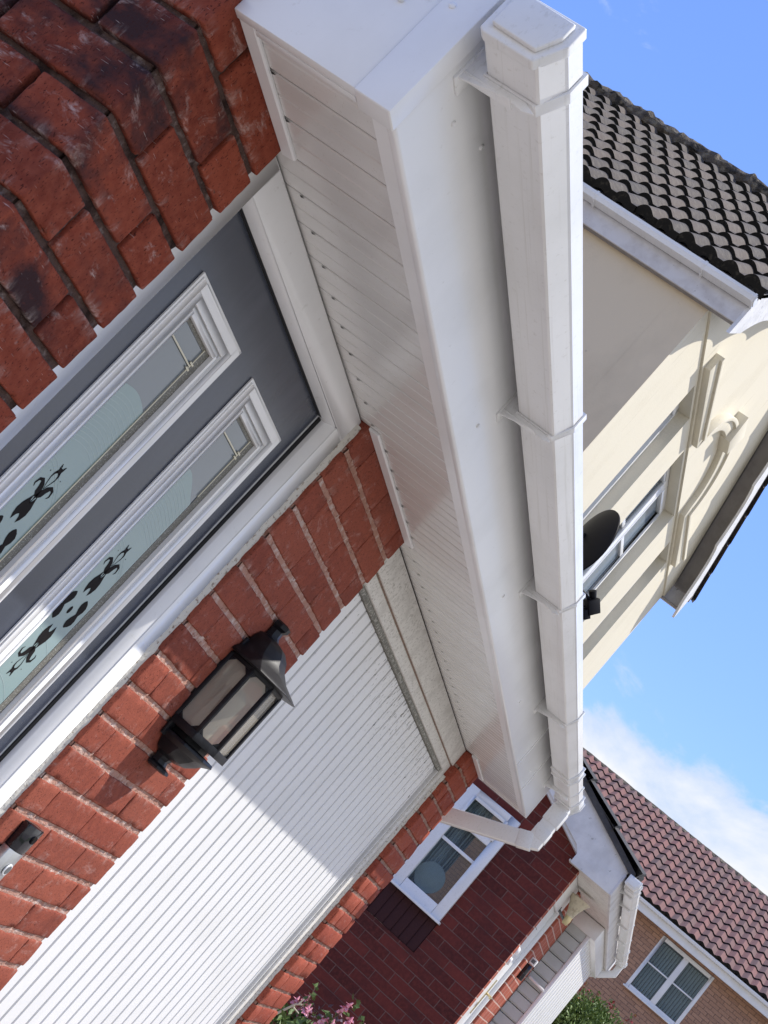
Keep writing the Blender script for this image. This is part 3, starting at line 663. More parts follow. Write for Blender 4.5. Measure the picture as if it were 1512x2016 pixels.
m.loft([sec(.058, .072, 1.633), sec(.058, .072, 1.620), sec(.080, .096, 1.618), sec(.082, .099, 1.611), sec(.066, .080, 1.600), sec(.062, .074, 1.592), sec(.048, .058, 1.577), sec(.026, .036, 1.569)]); m.build('base_cup', 'black_metal', lan, bevel=.0006)
m = MB()
m.loft([sec(.024, .034, 1.571), sec(.019, .028, 1.560), sec(.020, .031, 1.551), sec(.026, .044, 1.546), sec(.026, .046, 1.540), sec(.018, .034, 1.5365)]); m.build('lower_finial', 'black_metal', lan, smooth=True)
m = MB(); m.box(lx - .080, lx + .080, -.014, -.0085, 1.652, 1.81); m.build('reflector', 'lamp_pane', lan)  # pale box added to brighten the panes against the black plate
m = MB(); m.tube([(lx, -.045, 1.652), (lx, -.045, 1.690), (lx, -.045, 1.70), (lx, -.045, 1.76), (lx, -.045, 1.775)], [.016, .016, .022, .026, .01], 14); m.build('bulb', 'bulb', lan, smooth=True)
# ================================================================== VIDEO DOORBELL
db = root('video_doorbell', (2.695, 0, 1.24), 'black and silver video doorbell with a ring button beside the grey door', 'doorbell')
def dsec(z, o=0.0): return [(2.664 - o, -.001, z), (2.664 - o, -.018, z), (2.676, -.026 - o, z), (2.698, -.029 - o, z), (2.720, -.026 - o, z), (2.732 + o, -.018, z), (2.732 + o, -.001, z)]
m = MB(); m.loft([dsec(1.262), dsec(1.318)]); m.build('camera_head', 'black_gloss', db, bevel=.002)
m = MB(); m.loft([dsec(1.155, .0), dsec(1.2615, .0)]); m.build('faceplate', 'silver', db, bevel=.001)
m = MB(); m.tube([(2.698, -.0291, 1.226), (2.698, -.0312, 1.226)], [.0125, .0118], 28); m.build('button_ring', 'upvc_clean', db, smooth=True)
m = MB(); m.tube([(2.698, -.0313, 1.226), (2.698, -.0322, 1.226)], [.0094, .009], 24); m.build('button', 'silver_dark', db, smooth=True)
m = MB(); m.tube([(2.698, -.0292, 1.296), (2.698, -.0315, 1.296)], [.009, .008], 20); m.build('lens', 'glass_dark', db, smooth=True)
# ================================================================== NEXT HOUSE (cream gable with brick porch)
GX0, GX1, GY, GXC = 10.2, 17.2, 1.74, 13.7
nh = root('gabled_house', (13.7, 3.0, .4), 'cream rendered gabled house with scalloped bargeboards and a red brick porch', 'house')
for (a_, b_, c_, d_) in ((GX0, GX0 + .25, GY + .26, 9.0), (GX1 - .25, GX1, GY + .26, 9.0), (GX0, GX1, 9.0, 9.25)):
    m = MB(); m.box(a_, b_, c_, d_, 0, 6.80); m.build('wall', 'render_shaded', nh)
m = MB(); m.box(GX0 - .003, GX0 - .0005, GY + .001, GY + .27, 0, 6.79); m.build('corner_render', 'render_shaded', nh)  # sheet carries the shaded render colour over the front wall's end
ops = [(11.46, 12.13), (12.82, 14.50), (15.27, 15.93)]; OZ0, OZ1, ZK = 3.95, 6.66, 6.70
m = MB(); xs = [GX0] + [v for o in ops for v in o] + [GX1]
for i in range(0, len(xs), 2): m.box(xs[i], xs[i + 1], GY, GY + .26, 0, ZK - .002)
for a, b in ops: m.box(a, b, GY, GY + .26, 0, OZ0); m.box(a, b, GY, GY + .26, OZ1, ZK - .002)
m.build('front_wall', 'render_cream', nh)
sl_ = .784
m = MB(); yk = GY - .022
m.prism([(GX0, ZK), (GX1, ZK), (GX1, 6.90), (GXC, 9.64), (GX0, 6.90)], 'y', yk, GY + .24); m.build('gable_wall', 'render_cream', nh)
# hood mould: straight wings and an arch over the middle window
path = [(11.22, 6.66), (11.22, 6.78)]
arc = [(13.66 - .87 * math.cos(t_), 6.80 + .56 * math.sin(t_)) for t_ in [math.pi * i / 28 for i in range(29)]]
path = [(11.20, 6.795)] + arc + [(16.12, 6.795)]
def ribbon(mb, path, hw, y0, y1):
    n = len(path); A, B = [], []
    for i, p in enumerate(path):
        q0 = path[max(0, i - 1)]; q1 = path[min(n - 1, i + 1)]; dx, dz = q1[0] - q0[0], q1[1] - q0[1]; l = math.hypot(dx, dz)
        A.append((p[0] - dz / l * hw, p[1] + dx / l * hw)); B.append((p[0] + dz / l * hw, p[1] - dx / l * hw))
    mb.loft([[(A[i][0], y0, A[i][1]), (B[i][0], y0, B[i][1]), (B[i][0], y1, B[i][1]), (A[i][0], y1, A[i][1])] for i in range(n)])
def offp(path, o):
    return [(p[0] + o * (p[0] - 13.66) / .87 if 12.78 < p[0] < 14.54 else p[0], p[1] + o * (1 if not 12.78 < p[0] < 14.54 else max(.25, (p[1] - 6.80) / .56))) for p in path]
m = MB(); ribbon(m, path, .065, yk - .062, yk + .02); ribbon(m, offp(path, .083), .020, yk - .088, yk + .021)
m.prism([(13.50, 7.27), (13.80, 7.27), (13.88, 7.56), (13.42, 7.56)], 'y', yk - .12, yk + .02)
m.build('hood_mould', 'render_cream', nh, bevel=.006)
for a, b in ops:
    m = MB(); f = .075; y0, y1 = GY + .12, GY + .19
    m.box(a, a + f, y0, y1, OZ0, OZ1); m.box(b - f, b, y0, y1, OZ0, OZ1); m.box(a + f, b - f, y0, y1, OZ1 - f, OZ1); m.box(a + f, b - f, y0, y1, OZ0, OZ0 + f)
    if b - a > 1:
        c = (a + b) / 2; m.box(c - .06, c + .06, y0 - .012, y1, OZ0 + f, OZ1 - f)
        for (p, q) in ((a + f, c - .06), (c + .06, b - f)): m.box(p, q, y0 + .004, y1 - .01, 5.92, 5.97); m.box(p, p + .045, y0 - .018, y0 + .03, OZ0 + f, OZ1 - f); m.box(q - .045, q, y0 - .018, y0 + .03, OZ0 + f, OZ1 - f); m.box(p + .045, q - .045, y0 - .018, y0 + .03, OZ1 - f - .045, OZ1 - f)
    else:
        m.box(a + f, a + f + .04, y0 - .016, y0 + .03, OZ0 + f, OZ1 - f); m.box(b - f - .04, b - f, y0 - .016, y0 + .03, OZ0 + f, OZ1 - f); m.box(a + f + .04, b - f - .04, y0 - .016, y0 + .03, OZ1 - f - .04, OZ1 - f)
    wf = m.build('window', 'upvc_clean', nh, bevel=.004)
    m = MB(); m.box(a + f * .6, b - f * .6, y0 + .03, y0 + .045, OZ0 + f * .6, OZ1 - f * .6); m.build('pane', 'window_glass_sky', wf)
# roof planes with shaped tiles
up_ = Vector((1, 0, sl_)).normalized()
m = MB()
EX, EZ, VY = 10.02, 6.925, 1.475     # eaves line and verge plane
for sx in (-1, 1):
    ex = GXC + sx * (GXC - EX); zr = EZ + (GXC - EX) * sl_
    m.add([(ex, VY, EZ), (GXC, VY, zr), (GXC, 9.2, zr), (ex, 9.2, EZ), (ex, VY, EZ - .05), (GXC, VY, zr - .06), (GXC, 9.2, zr - .06), (ex, 9.2, EZ - .05)],
          [(0, 1, 2, 3), (7, 6, 5, 4), (0, 4, 5, 1), (2, 6, 7, 3), (0, 3, 7, 4), (1, 5, 6, 2)])
nroof = m.build('roof', 'soffit_grey', nh)
tp = lambda s: (math.sin(math.pi * min(1, s / .72)) ** .8 if s < .72 else 0.0)
tiles('roof_tiles', 'tile_grey', nroof, (EX - .02, VY - .04, EZ + .012), (0, 1, 0), up_, 38, 10, .205, .468, edge='tile_nose_shade', hump=.05, nose=.048, sub=12, prof=lambda s: tp(1 - s))
tiles('roof_tiles', 'tile_grey', nroof, (17.40, VY - .04, EZ + .012), (0, 1, 0), (-1, 0, sl_), 38, 10, .205, .468, hump=.05, nose=.048, sub=6, prof=tp)
m = MB(); rings = []
for i in range(160):
    y = 1.34 + i * .05; j = noise.noise(Vector((y * 3, 0, 0))) * .02; s_ = 1.0 + (.12 if (i % 9) == 0 else 0)
    rings.append([(GXC + math.cos(t_) * (.27 * s_ + noise.noise(Vector((y * 7, t_ * 3, 5))) * .05), y + .10, 9.78 + j + math.sin(t_) * .15 * s_ + noise.noise(Vector((y * 9, t_ * 4, 1))) * .045) for t_ in [-.5 + k * (math.pi + 1.0) / 12 for k in range(13)]])
m.loft(rings, cap=True); m.build('ridge', 'ridge_stone', nroof, smooth=True)
for a_ in (10.115, 17.265):
    m = MB(); m.prism([(a_, 6.675), (a_ + .02, 6.675), (a_ + .02, 6.90), (a_, 6.90)], 'y', VY + .03, 9.2); m.build('fascia', 'old_paint', nh, bevel=.003)
for a_, b_ in ((10.136, 10.196), (17.204, 17.264)):
    m = MB(); m.box(a_, b_, VY + .035, 9.2, 6.682, 6.694); m.build('soffit', 'soffit_grey', nh)
for sx in (-1, 1):
    m = MB(); f = lambda x: EZ - .085 + ((x - EX) if sx < 0 else (17.38 - x)) * sl_
    xo = 10.13 if sx < 0 else 17.27
    m.add([(xo, VY + .032, f(xo)), (GXC, VY + .032, f(GXC)), (GXC, yk, f(GXC)), (xo, yk, f(xo)), (xo, VY + .032, f(xo) + .02), (GXC, VY + .032, f(GXC) + .02), (GXC, yk, f(GXC) + .02), (xo, yk, f(xo) + .02)],
          [(0, 1, 2, 3), (7, 6, 5, 4), (0, 4, 5, 1), (1, 5, 6, 2), (2, 6, 7, 3), (3, 7, 4, 0)])
    m.build('verge_soffit', 'soffit_grey', nh)
# scalloped bargeboards
def barge(sx):
    m = MB(); x0 = 10.12; n = 120; top = []; bot = []
    L = GXC - x0
    for i in range(n + 1):
        x = x0 + L * i / n; s_ = ((x - 10.36) / .735) % 1.0; zt = EZ - .01 + (x - EX) * sl_
        d = .33 + .15 * (1 - abs(math.sin(math.pi * s_)) ** .65)
        if x < 10.36: d = .44 + (10.36 - x) * -.10
        top.append((x, zt)); bot.append((x, zt - d))
    P_ = top + bot[::-1]
    if sx > 0: P_ = [(2 * GXC - p[0], p[1]) for p in P_]
    vs = [(p[0], VY, p[1]) for p in P_] + [(p[0], VY + .03, p[1]) for p in P_]; k = len(P_); h = n + 1; fs = []
    for i in range(n): fs.append((i, i + 1, k - 2 - i, k - 1 - i)); fs.append((k + k - 1 - i, k + k - 2 - i, k + i + 1, k + i))
    for i in range(k): j = (i + 1) % k; fs.append((i, k + i, k + j, j))
    m.add(vs, fs); return m.build('bargeboard', 'peeling', nh)
barge(-1); barge(1)
# eaves gutter runs along Y on the near side
def xf_y(x0, y0): return Matrix(((0, 1, 0, x0), (1, 0, 0, y0), (0, 0, 1, 0), (0, 0, 0, 1)))
gutter(nh, 0, 7.7, 0, 6.845, 'upvc', brackets=(.45, 1.5, 2.6, 3.6, 4.6), xf=xf_y(10.108, VY + .01), w=.115)
# ---- brick porch of the next house
ZP = 2.733; yaw = Matrix.Translation((10.2, -.17, 0)) @ Matrix.Rotation(-.014, 4, 'Z') @ Matrix.Translation((-10.2, .17, 0))
wy0, wy1, wz0, wz1 = .325, .76, 1.865, 2.72   # window opening in the side wall
m = MB(); X0, X1 = 10.2, 10.31
m.box(X0, X1, -.17, wy0, 0, ZP + .002); m.box(X0, X1, wy1, 1.738, 0, ZP + .002); m.box(X0, X1, wy0, wy1, 0, 1.60); m.box(X0, X1, wy0, wy1, wz1, ZP + .002)
m.prism([(-.17, ZP + .002), (1.738, ZP + .002), (1.738, 3.80), (-.17, 2.95)], 'x', X0, X1)
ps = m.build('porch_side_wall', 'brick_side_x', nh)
m = MB()
for i in range(6):
    a = wy0 + .002 + i * (wy1 - wy0 - .004) / 6; m.box(X0 + .004, X1, a + .003, a + (wy1 - wy0) / 6 - .004, 1.602, 1.845)
m.box(X0 + .011, X1, wy0, wy1, 1.6003, 1.8455); m.build('soldier_bricks', 'dark_brick', ps, bevel=.003)
m = MB()
f = .078; xa, xb = 10.165, 10.24
m.box(xa, xb, wy0, wy0 + f, wz0, wz1); m.box(xa, xb, wy1 - f, wy1, wz0, wz1); m.box(xa, xb, wy0 + f, wy1 - f, wz0, wz0 + f); m.box(xa, xb, wy0 + f, wy1 - f, wz1 - .05, wz1); m.box(xa, xb, wy0 + f, wy1 - f, 2.455, 2.515)
m.box(xa - .012, xa, wy0 + f - .012, wy0 + f + .012, 2.50, 2.668); m.box(xa - .012, xa, wy1 - f - .012, wy1 - f + .012, 2.50, 2.668); m.box(xa - .012, xa, wy0 + f + .012, wy1 - f - .012, 2.645, 2.668)
m.box(xa + .02, xa + .035, wy0 + f, wy1 - f, 2.298, 2.322)
sdw = m.build('window', 'upvc', nh, bevel=.003); sdw['label'] = 'small white framed side window with a fixed lower pane'
m = MB(); m.box(10.125, 10.24, wy0 - .015, wy1 + .01, 1.846, 1.8645); m.build('sill', 'upvc', sdw, bevel=.002)
def clearglass(name, tint, a):
    mm = bpy.data.materials.new(name); mm.use_nodes = True; t = mm.node_tree; b = t.nodes['Principled BSDF']
    b.inputs['Base Color'].default_value = (*tint, 1); b.inputs['Roughness'].default_value = .03; b.inputs['Specular IOR Level'].default_value = .7
    tr = N(t, 'ShaderNodeBsdfTransparent'); tr.inputs[0].default_value = (.85, .92, .92, 1); mxs = N(t, 'ShaderNodeMixShader'); mxs.inputs[0].default_value = a
    t.links.new(tr.outputs[0], mxs.inputs[1]); t.links.new(b.outputs[0], mxs.inputs[2]); t.links.new(mxs.outputs[0], t.nodes['Material Output'].inputs[0]); MAT[name] = mm
clearglass('clear_pane', (.08, .10, .11), .28)
m = MB(); m.box(10.20, 10.206, wy0 + .06, wy1 - .06, wz0 + .06, wz1 - .04); m.build('pane', 'clear_pane', sdw)
m = MB(); rings = []
for z in (1.90, 2.70):
    rings.append([(10.262 + .012 * math.sin(y_ * 70), wy0 + .19 + y_ * .26, z) for y_ in [i / 60 for i in range(61)]])
m.loft(rings, cap=False, closed=False); m.build('curtain', 'curtain', sdw, fixn=False)
disc = root('round_disc', (10.238, .574, 1.94), 'pale round disc standing behind the lower pane of the small side window', 'disc')
m = MB(); m.tube([(10.240, .574, 2.045), (10.232, .574, 2.045), (10.228, .574, 2.045)], [.108, .108, .098], 36); m.tube([(10.2275, .574, 2.045), (10.225, .574, 2.045)], [.07, .066], 36)
m.build('plate', 'curtain' if 0 else 'upvc', disc, smooth=True)
m = MB(); m.box(10.225, 10.243, .5, .65, 1.925, 1.9385); m.build('stand', 'curtain', disc)
# verge, boxed end, soffit, fascia, gutter
m = MB(); xb0, xb1 = 10.06, 10.085
m.prism([(-.10, ZP - .005), (-.435, ZP - .005), (-.435, 2.905), (-.44, 2.925), (1.738, 3.86), (1.738, 3.62), (-.06, 2.845), (-.10, 2.80)], 'x', xb0, xb1)
m.build('bargeboard', 'peeling', nh, bevel=.003)
m = MB(); m.prism([(-.10, 2.80), (1.738, 3.63), (1.738, 3.66), (-.10, 2.83)], 'x', xb1, 10.2); m.build('verge_soffit', 'peeling', nh)
sf2 = soffit(10.085, 15.95, -.425, -.085, ZP + .002, nh, 'upvc_grimy', .1, xf=yaw)
m = MB(); m.x = yaw; m.prism([(-.425, ZP - .004), (-.442, ZP - .004), (-.442, 2.90), (-.425, 2.90)], 'x', 10.062, 16.0); m.build('fascia', 'old_paint', nh, bevel=.002)
m = MB(); m.prism([(-.47, 2.905), (-.48, 2.94), (1.738, 3.93), (1.738, 3.87)], 'x', 10.02, 16.1); pr = m.build('porch_roof', 'tile_dark', nh)
tiles('roof_tiles', 'tile_dark', pr, (10.0, -.50, 2.945), (1, 0, 0), (0, 1, .446), 20, 7, .305, .345, hump=.035, nose=.03, sub=8)
gutter(nh, 10.03, 15.75, -.462, 2.852, 'upvc', brackets=(10.45, 11.1, 12.3, 13.4, 15.0), unions=((10.16, 10.24), (14.3, 14.42), (15.55, 15.7)), xf=yaw, w=.092)
m = MB(); m.x = yaw; m.sweep_rect([(15.62, -.515, 2.86), (15.64, -.515, 2.76), (15.64, -.40, 2.66), (15.66, -.24, 2.56), (15.66, -.235, 2.50), (15.66, -.235, .8)], .068, .068); m.build('downpipe', 'upvc', nh, bevel=.004)
# front of the porch
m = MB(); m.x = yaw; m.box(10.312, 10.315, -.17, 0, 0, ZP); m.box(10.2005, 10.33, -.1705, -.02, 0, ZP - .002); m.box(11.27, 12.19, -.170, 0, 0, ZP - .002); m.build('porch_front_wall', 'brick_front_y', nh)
m = MB(); m.x = yaw; m.box(10.331, 10.40, -.150, -.05, .4, ZP - .003); m.box(11.20, 11.269, -.150, -.05, .4, ZP - .003); m.box(10.401, 11.199, -.150, -.05, 2.50, ZP - .003)
nf = m.build('door_frame', 'upvc', nh, bevel=.003)
m = MB(); m.x = yaw; m.box(10.405, 11.195, -.122, -.06, .45, 2.495); nd = m.build('front_door', 'upvc', nh, bevel=.003); nd['label'] = 'white front door with brass handle on the brick porch'
m = MB(); m.x = yaw; m.box(10.55, 10.95, -.1245, -.1225, .8, 2.3); m.build('door_groove', 'rubber_dark', nd)
m = MB(); m.x = yaw; m.box(10.55, 10.944, -.128, -.1246, .806, 2.294); m.build('door_panel', 'upvc', nd, bevel=.001)
m = MB(); m.x = yaw; m.box(10.98, 11.03, -.130, -.1222, 1.55, 1.85); m.tube([(11.0, -.13, 1.73), (11.0, -.175, 1.73), (10.9, -.178, 1.72)], .009, 8); m.build('handle', 'brass', nd, bevel=.002)
m = MB(); m.x = yaw
z = .62
while z < 2.56: m.prism([(-.172, z), (-.330, z), (-.330, z + .09), (-.172, z + .09)], 'x', 12.20, 12.3); m.prism([(12.20, z + .012), (12.188, z + .012), (12.196, z + .094), (12.20, z + .094)], 'y', -.330, -.172); z += .1
bay = m.build('side_cladding', 'cladding', nh)
m = MB(); m.x = yaw; m.box(12.185, 12.24, -.362, -.331, .6, 2.60); m.box(12.3, 15.6, -.20, -.15, .6, 2.60)
x = 12.241
while x < 15.5: m.box(x, x + .235, -.352, -.29, .6, 2.60); x += .30
m.build('ribbed_front', 'upvc_clean', nh, bevel=.003).name = 'ribbed_front'
m = MB(); m.x = yaw; m.box(12.241, 15.55, -.316, -.2901, .6, 2.595); m.build('rib_recess_shade', 'silver_dark', nh)  # dark backing paints the shade between the white ribs
m = MB(); m.x = yaw; m.box(12.17, 15.6, -.405, -.02, 2.601, ZP - .003); m.build('boxed_head', 'upvc', nh, bevel=.004)
m = MB(); m.x = yaw; m.box(12.205, 12.22, -.348, -.3315, .6, 2.6); m.build('cladding_trim', 'rubber_dark', bay)
m = MB(); m.x = yaw; m.tube([(12.165, -.19, 2.06), (12.15, -.26, 2.055), (12.165, -.335, 2.05)], .012, 8); m.tube([(12.19, -.19, 2.06), (12.165, -.19, 2.06)], .010, 8); m.tube([(12.19, -.335, 2.05), (12.165, -.335, 2.05)], .010, 8); m.build('pull_bar', 'upvc_clean', bay, smooth=True)
kb = root('wall_box', (11.6, -.19, 2.05), 'black slotted box with a small white square beside the pale cladding', 'box')
m = MB(); m.x = yaw; m.box(11.5, 11.56, -.215, -.171, 1.97, 2.105); m.build('case', 'black_gloss', kb, bevel=.003)
m = MB(); m.x = yaw; m.box(11.5, 11.58, -.222, -.171, 2.112, 2.165); m.build('sensor_window', 'upvc_clean', kb, bevel=.004)
m = MB(); m.x = yaw; m.box(11.498, 11.50, -.212, -.182, 2.125, 2.153); m.build('lens', 'silver_dark', kb)
cb_ = root('door_sensor', (10.36, -.19, 2.02), 'small white domed sensor on the frame of the white porch door', 'sensor')
m = MB(); m.x = yaw; m.tube([(10.36, -.15, 2.07), (10.36, -.175, 2.07), (10.36, -.188, 2.07)], [.030, .030, .018], 16); m.tube([(10.37, -.15, 1.985), (10.37, -.185, 1.985)], [.032, .028], 16); m.box(10.34, 10.39, -.168, -.151, 1.94, 2.12); m.build('housing', 'upvc_clean', cb_, bevel=.002)
# lamp on the next porch
pl = root('porch_lamp', (11.2, -.17, 2.5), 'cream conical glass lamp on a brass arm beside the white porch door', 'wall light')
m = MB(); m.x = None
m.tube([(11.05, -.135, 2.525), (11.05, -.165, 2.523)], [.026, .022], 14); m.tube([(11.05, -.15, 2.523), (11.05, -.20, 2.498), (11.05, -.240, 2.482)], .011, 8); m.build('arm', 'silver_dark', pl, smooth=True)
m = MB(); m.tube([(11.05, -.248, 2.462), (11.05, -.248, 2.500), (11.05, -.244, 2.530)], [.020, .028, .027], 14); m.build('holder', 'brass', pl, smooth=True)
m = MB(); ax0 = Vector((11.05, -.244, 2.528)); ax1 = Vector((11.05, -.232, 2.672))
m.tube([ax0, ax0.lerp(ax1, .3), ax0.lerp(ax1, .75), ax1, ax1 + Vector((0, 0, .004))], [.030, .038, .064, .088, .080], 24); m.build('shade', 'lamp_shade', pl, smooth=True)
# ================================================================== SATELLITE DISH
DC = Vector((10.68, 1.36, 4.78)); dn = Vector((.60, -.76, .12)).normalized()
sd_ = root('satellite_dish', DC, 'black satellite dish fixed to the cream gable wall above the gutter', 'satellite dish')
u_ = dn.cross(Vector((0, 0, 1))).normalized(); w_ = u_.cross(dn).normalized()
m = MB(); rings = []
for k in range(9):
    r_ = .295 * math.sin(k / 8 * math.pi / 2) + .002; dp_ = .07 * (1 - (r_ / .297) ** 2)
    rings.append([DC + u_ * (r_ * .94 * math.cos(t_)) + w_ * (r_ * math.sin(t_)) - dn * dp_ for t_ in [j * 6.2832 / 40 for j in range(40)]])
rim = [p + dn * .012 for p in rings[-1]]; inner = [[p + dn * .006 for p in r] for r in rings[::-1]]
m.loft(rings + [rim] + inner); m.build('reflector', 'dish_black', sd_, smooth=True)
foot = DC - w_ * .30 - dn * .03; ln = Vector((10.98, 1.09, 4.47))
m = MB(); m.tube([foot, ln], .013, 8); m.build('arm', 'dish_black', sd_, smooth=True); m = MB(); m.tube([DC - dn * .07, DC - dn * .07 + Vector((0, .18, -.06)), Vector((10.74, 1.73, 4.70))], .02, 8); m.build('mast', 'dish_black', sd_, smooth=True)
dl = (DC - ln).normalized()
m = MB(); m.tube([ln, ln + Vector((-.05, .10, -.16)), ln + Vector((-.15, .40, -.12)), Vector((10.70, 1.735, 4.45)), Vector((10.68, 1.735, 3.9)), Vector((10.68, 1.735, 3.6))], .006, 6); m.build('cable', 'dish_black', sd_, smooth=True)
m = MB(); q_ = Vector((0, 0, 1)).cross(dl).normalized(); r2 = dl.cross(q_)
def obox(m, c, a, b, h, ha, hb, hc):
    m.add([c + a * (i * ha) + b * (j * hb) + h * (k * hc) for k in (-1, 1) for i, j in ((-1, -1), (1, -1), (1, 1), (-1, 1))], [(0, 3, 2, 1), (4, 5, 6, 7), (0, 1, 5, 4), (1, 2, 6, 5), (2, 3, 7, 6), (3, 0, 4, 7)])
obox(m, ln + Vector((0, 0, -.02)), q_, r2, dl, .045, .055, .06); obox(m, ln + Vector((0, 0, -.10)), q_, r2, dl, .035, .03, .04); m.tube([ln + dl * .05, ln + dl * .11], [.028, .034], 12)
m.build('receiver', 'dish_black', sd_, bevel=.006)
# ================================================================== BROWN BRICK HOUSE AT THE END
bh = root('tiled_roof_house', (31, -2, .6), 'brown brick house with a red tiled roof and a two light window', 'house')
BX = 30.0; by0, by1 = -1.63, -.42; bz0, bz1 = 3.80, 5.0
m = MB(); Ya, Yb = -9.0, 6.0; X1 = BX + .25
m.box(BX, X1, Ya, by0, 0, 5.22); m.box(BX, X1, by1, Yb, 0, 5.22); m.box(BX, X1, by0, by1, 0, bz0); m.box(BX, X1, by0, by1, bz1, 5.22)
m.box(X1, 37, Ya, Ya + .2, 0, 5.2); m.box(X1, 37, Yb - .2, Yb, 0, 5.2); m.box(36.8, 37, Ya + .2, Yb - .2, 0, 5.2)
m.build('wall', 'brick_buff_x', bh)
m = MB(); f = .075; xa, xb = BX - .02, BX + .06; c = (by0 + by1) / 2
m.box(xa, xb, by0, by0 + f, bz0, bz1); m.box(xa, xb, by1 - f, by1, bz0, bz1); m.box(xa, xb, by0 + f, by1 - f, bz0, bz0 + f); m.box(xa, xb, by0 + f, by1 - f, bz1 - f, bz1); m.box(xa, xb, c - .06, c + .06, bz0 + f, bz1 - f)
for p, q in ((by0 + f, c - .06), (c + .06, by1 - f)): m.box(xa + .02, xb - .02, p, q, 4.40, 4.43)
m.box(xa - .06, xa, by0 - .03, by1 + .03, bz0 - .035, bz0 - .001)
bw_ = m.build('window', 'upvc', bh, bevel=.006)
m = MB(); m.box(BX + .03, BX + .036, by0 + .05, by1 - .05, bz0 + .05, bz1 - .05); m.build('pane', 'clear_pane', bw_)
m = MB(); y = by0 + .08
while y < by1 - .08:
    m.add([(BX + .10, y, bz0 + .08), (BX + .13, y + .05, bz0 + .08), (BX + .13, y + .05, bz1 - .1), (BX + .10, y, bz1 - .1)], [(0, 1, 2, 3)]); y += .062
m.build('blind', 'upvc', bw_, fixn=False)
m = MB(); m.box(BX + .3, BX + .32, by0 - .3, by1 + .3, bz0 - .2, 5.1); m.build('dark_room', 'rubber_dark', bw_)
m = MB(); m.box(29.66, 29.69, Ya - .1, Yb + .1, 5.03, 5.25); m.build('fascia', 'upvc', bh); m = MB(); m.box(29.69, 29.999, Ya - .1, Yb + .1, 5.06, 5.075); m.build('soffit', 'upvc', bh)
gutter(bh, 0, 15, 0, 5.18, 'upvc', brackets=(), xf=xf_y(29.655, -9.0), w=.11)
sl3 = 2.1 / 3.5
m = MB(); m.prism([(29.62, 5.24), (33.5, 7.37), (37.4, 5.24)], 'y', Ya - .15, Yb + .15); br_ = m.build('roof', 'soffit_grey', bh)
tiles('roof_tiles', 'tile_red', br_, (29.55, Ya - .15, 5.26), (0, 1, 0), (1, 0, .558), 75, 11, .205, .405, edge='tile_nose_shade', hump=.05, nose=.035, sub=6)
m = MB(); rings = []
for i in range(150):
    y = Ya - .15 + i * .103; rings.append([(33.5 + math.cos(t_) * .15, y, 7.38 + math.sin(t_) * .12 + noise.noise(Vector((y * 7, t_, 3))) * .012) for t_ in [-.3 + k * (math.pi + .6) / 6 for k in range(7)]])
m.loft(rings); m.build('ridge', 'ridge_stone', br_, smooth=True)
# ================================================================== PLANTS
def leaf_quad(mb, p, d, L, w, tint=0.0):
    d = Vector(d).normalized(); s = d.cross(Vector((random.uniform(-1, 1), random.uniform(-1, 1), random.uniform(-1, 1)))).normalized(); nn = d.cross(s)
    p = Vector(p); mb.add([p, p + d * L * .45 + s * w + nn * w * .25, p + d * L, p + d * L * .45 - s * w + nn * w * .25], [(0, 1, 2, 3)], tint=tint)
def rv(): return Vector((random.gauss(0, 1), random.gauss(0, 1), random.gauss(0, 1))).normalized()
def ball_bush(name, c, r, n, L, w, matn, parent, squash=(1, 1, 1), clumps=26):
    m = MB(); c = Vector(c); cl = []
    for i in range(clumps):
        d = rv(); cl.append((c + Vector((d.x * squash[0], d.y * squash[1], abs(d.z) * squash[2])) * r * random.uniform(.55, .9), r * random.uniform(.2, .38)))
    for i in range(n):
        cc_, rr = random.choice(cl); d = rv(); p = cc_ + d * rr * random.uniform(.55, 1.05); leaf_quad(m, p, (d + rv() * .8 + Vector((0, 0, .3))), L * random.uniform(.6, 1.3), w * random.uniform(.6, 1.3))
    return m.build(name, matn, parent, fixn=False)
# round clipped bush past the next porch
bu = root('round_bush', (17.6, -.95, .8), 'rounded green leafy bush beyond the white ribbed porch front', 'bush')
m = MB(); m.tube([(17.6, -.75, .7), (17.58, -.72, 1.4), (17.6, -.75, 2.0)], [.05, .04, .02], 8)
for k in range(7): d = rv(); m.tube([(17.6, -.75, 1.4 + k * .08), (17.6 + d.x * .25, -.75 + d.y * .25, 1.7 + k * .1)], [.02, .008], 6)
m.build('trunk', 'stem', bu)
ball_bush('crown', (17.6, -.60, 1.95), .62, 9000, .045, .014, 'leaf_light', bu, (1, .75, 1.05), 60)
ball_bush('inner_leaves', (17.6, -.60, 1.90), .48, 3500, .05, .018, 'leaf', bu, (1, .8, 1), 40)
# red leaved climber by the brown house
rc = root('red_climber', (26, -.55, .6), 'thin red and yellow leaved shrub in front of the brown brick wall', 'shrub')
m = MB(); tw = []
for k in range(16):
    p = Vector((26, -.5, .6)); pts = [p.copy()]; d = Vector((random.uniform(-.2, .2), random.uniform(-.35, .35), 1))
    for q in range(8): d += rv() * .18; d.z = abs(d.z); p = p + d.normalized() * random.uniform(.30, .36); pts.append(p.copy())
    tw.append(pts); m.tube(pts, [.014 * (1 - i / 12) for i in range(len(pts))], 5)
m.build('stems', 'stem', rc)
m = MB()
for pts in tw:
    for q in range(26): a = random.randrange(2, 8); p = pts[a].lerp(pts[a + 1], random.random()); leaf_quad(m, p + rv() * .05, rv(), .075, .028)
m.build('leaves', 'leaf_red', rc, fixn=False)
m = MB()
for pts in tw:
    for q in range(14): a = random.randrange(2, 8); p = pts[a].lerp(pts[a + 1], random.random()); leaf_quad(m, p + rv() * .06, rv(), .06, .022)
m.build('green_leaves', 'leaf_light', rc, fixn=False)
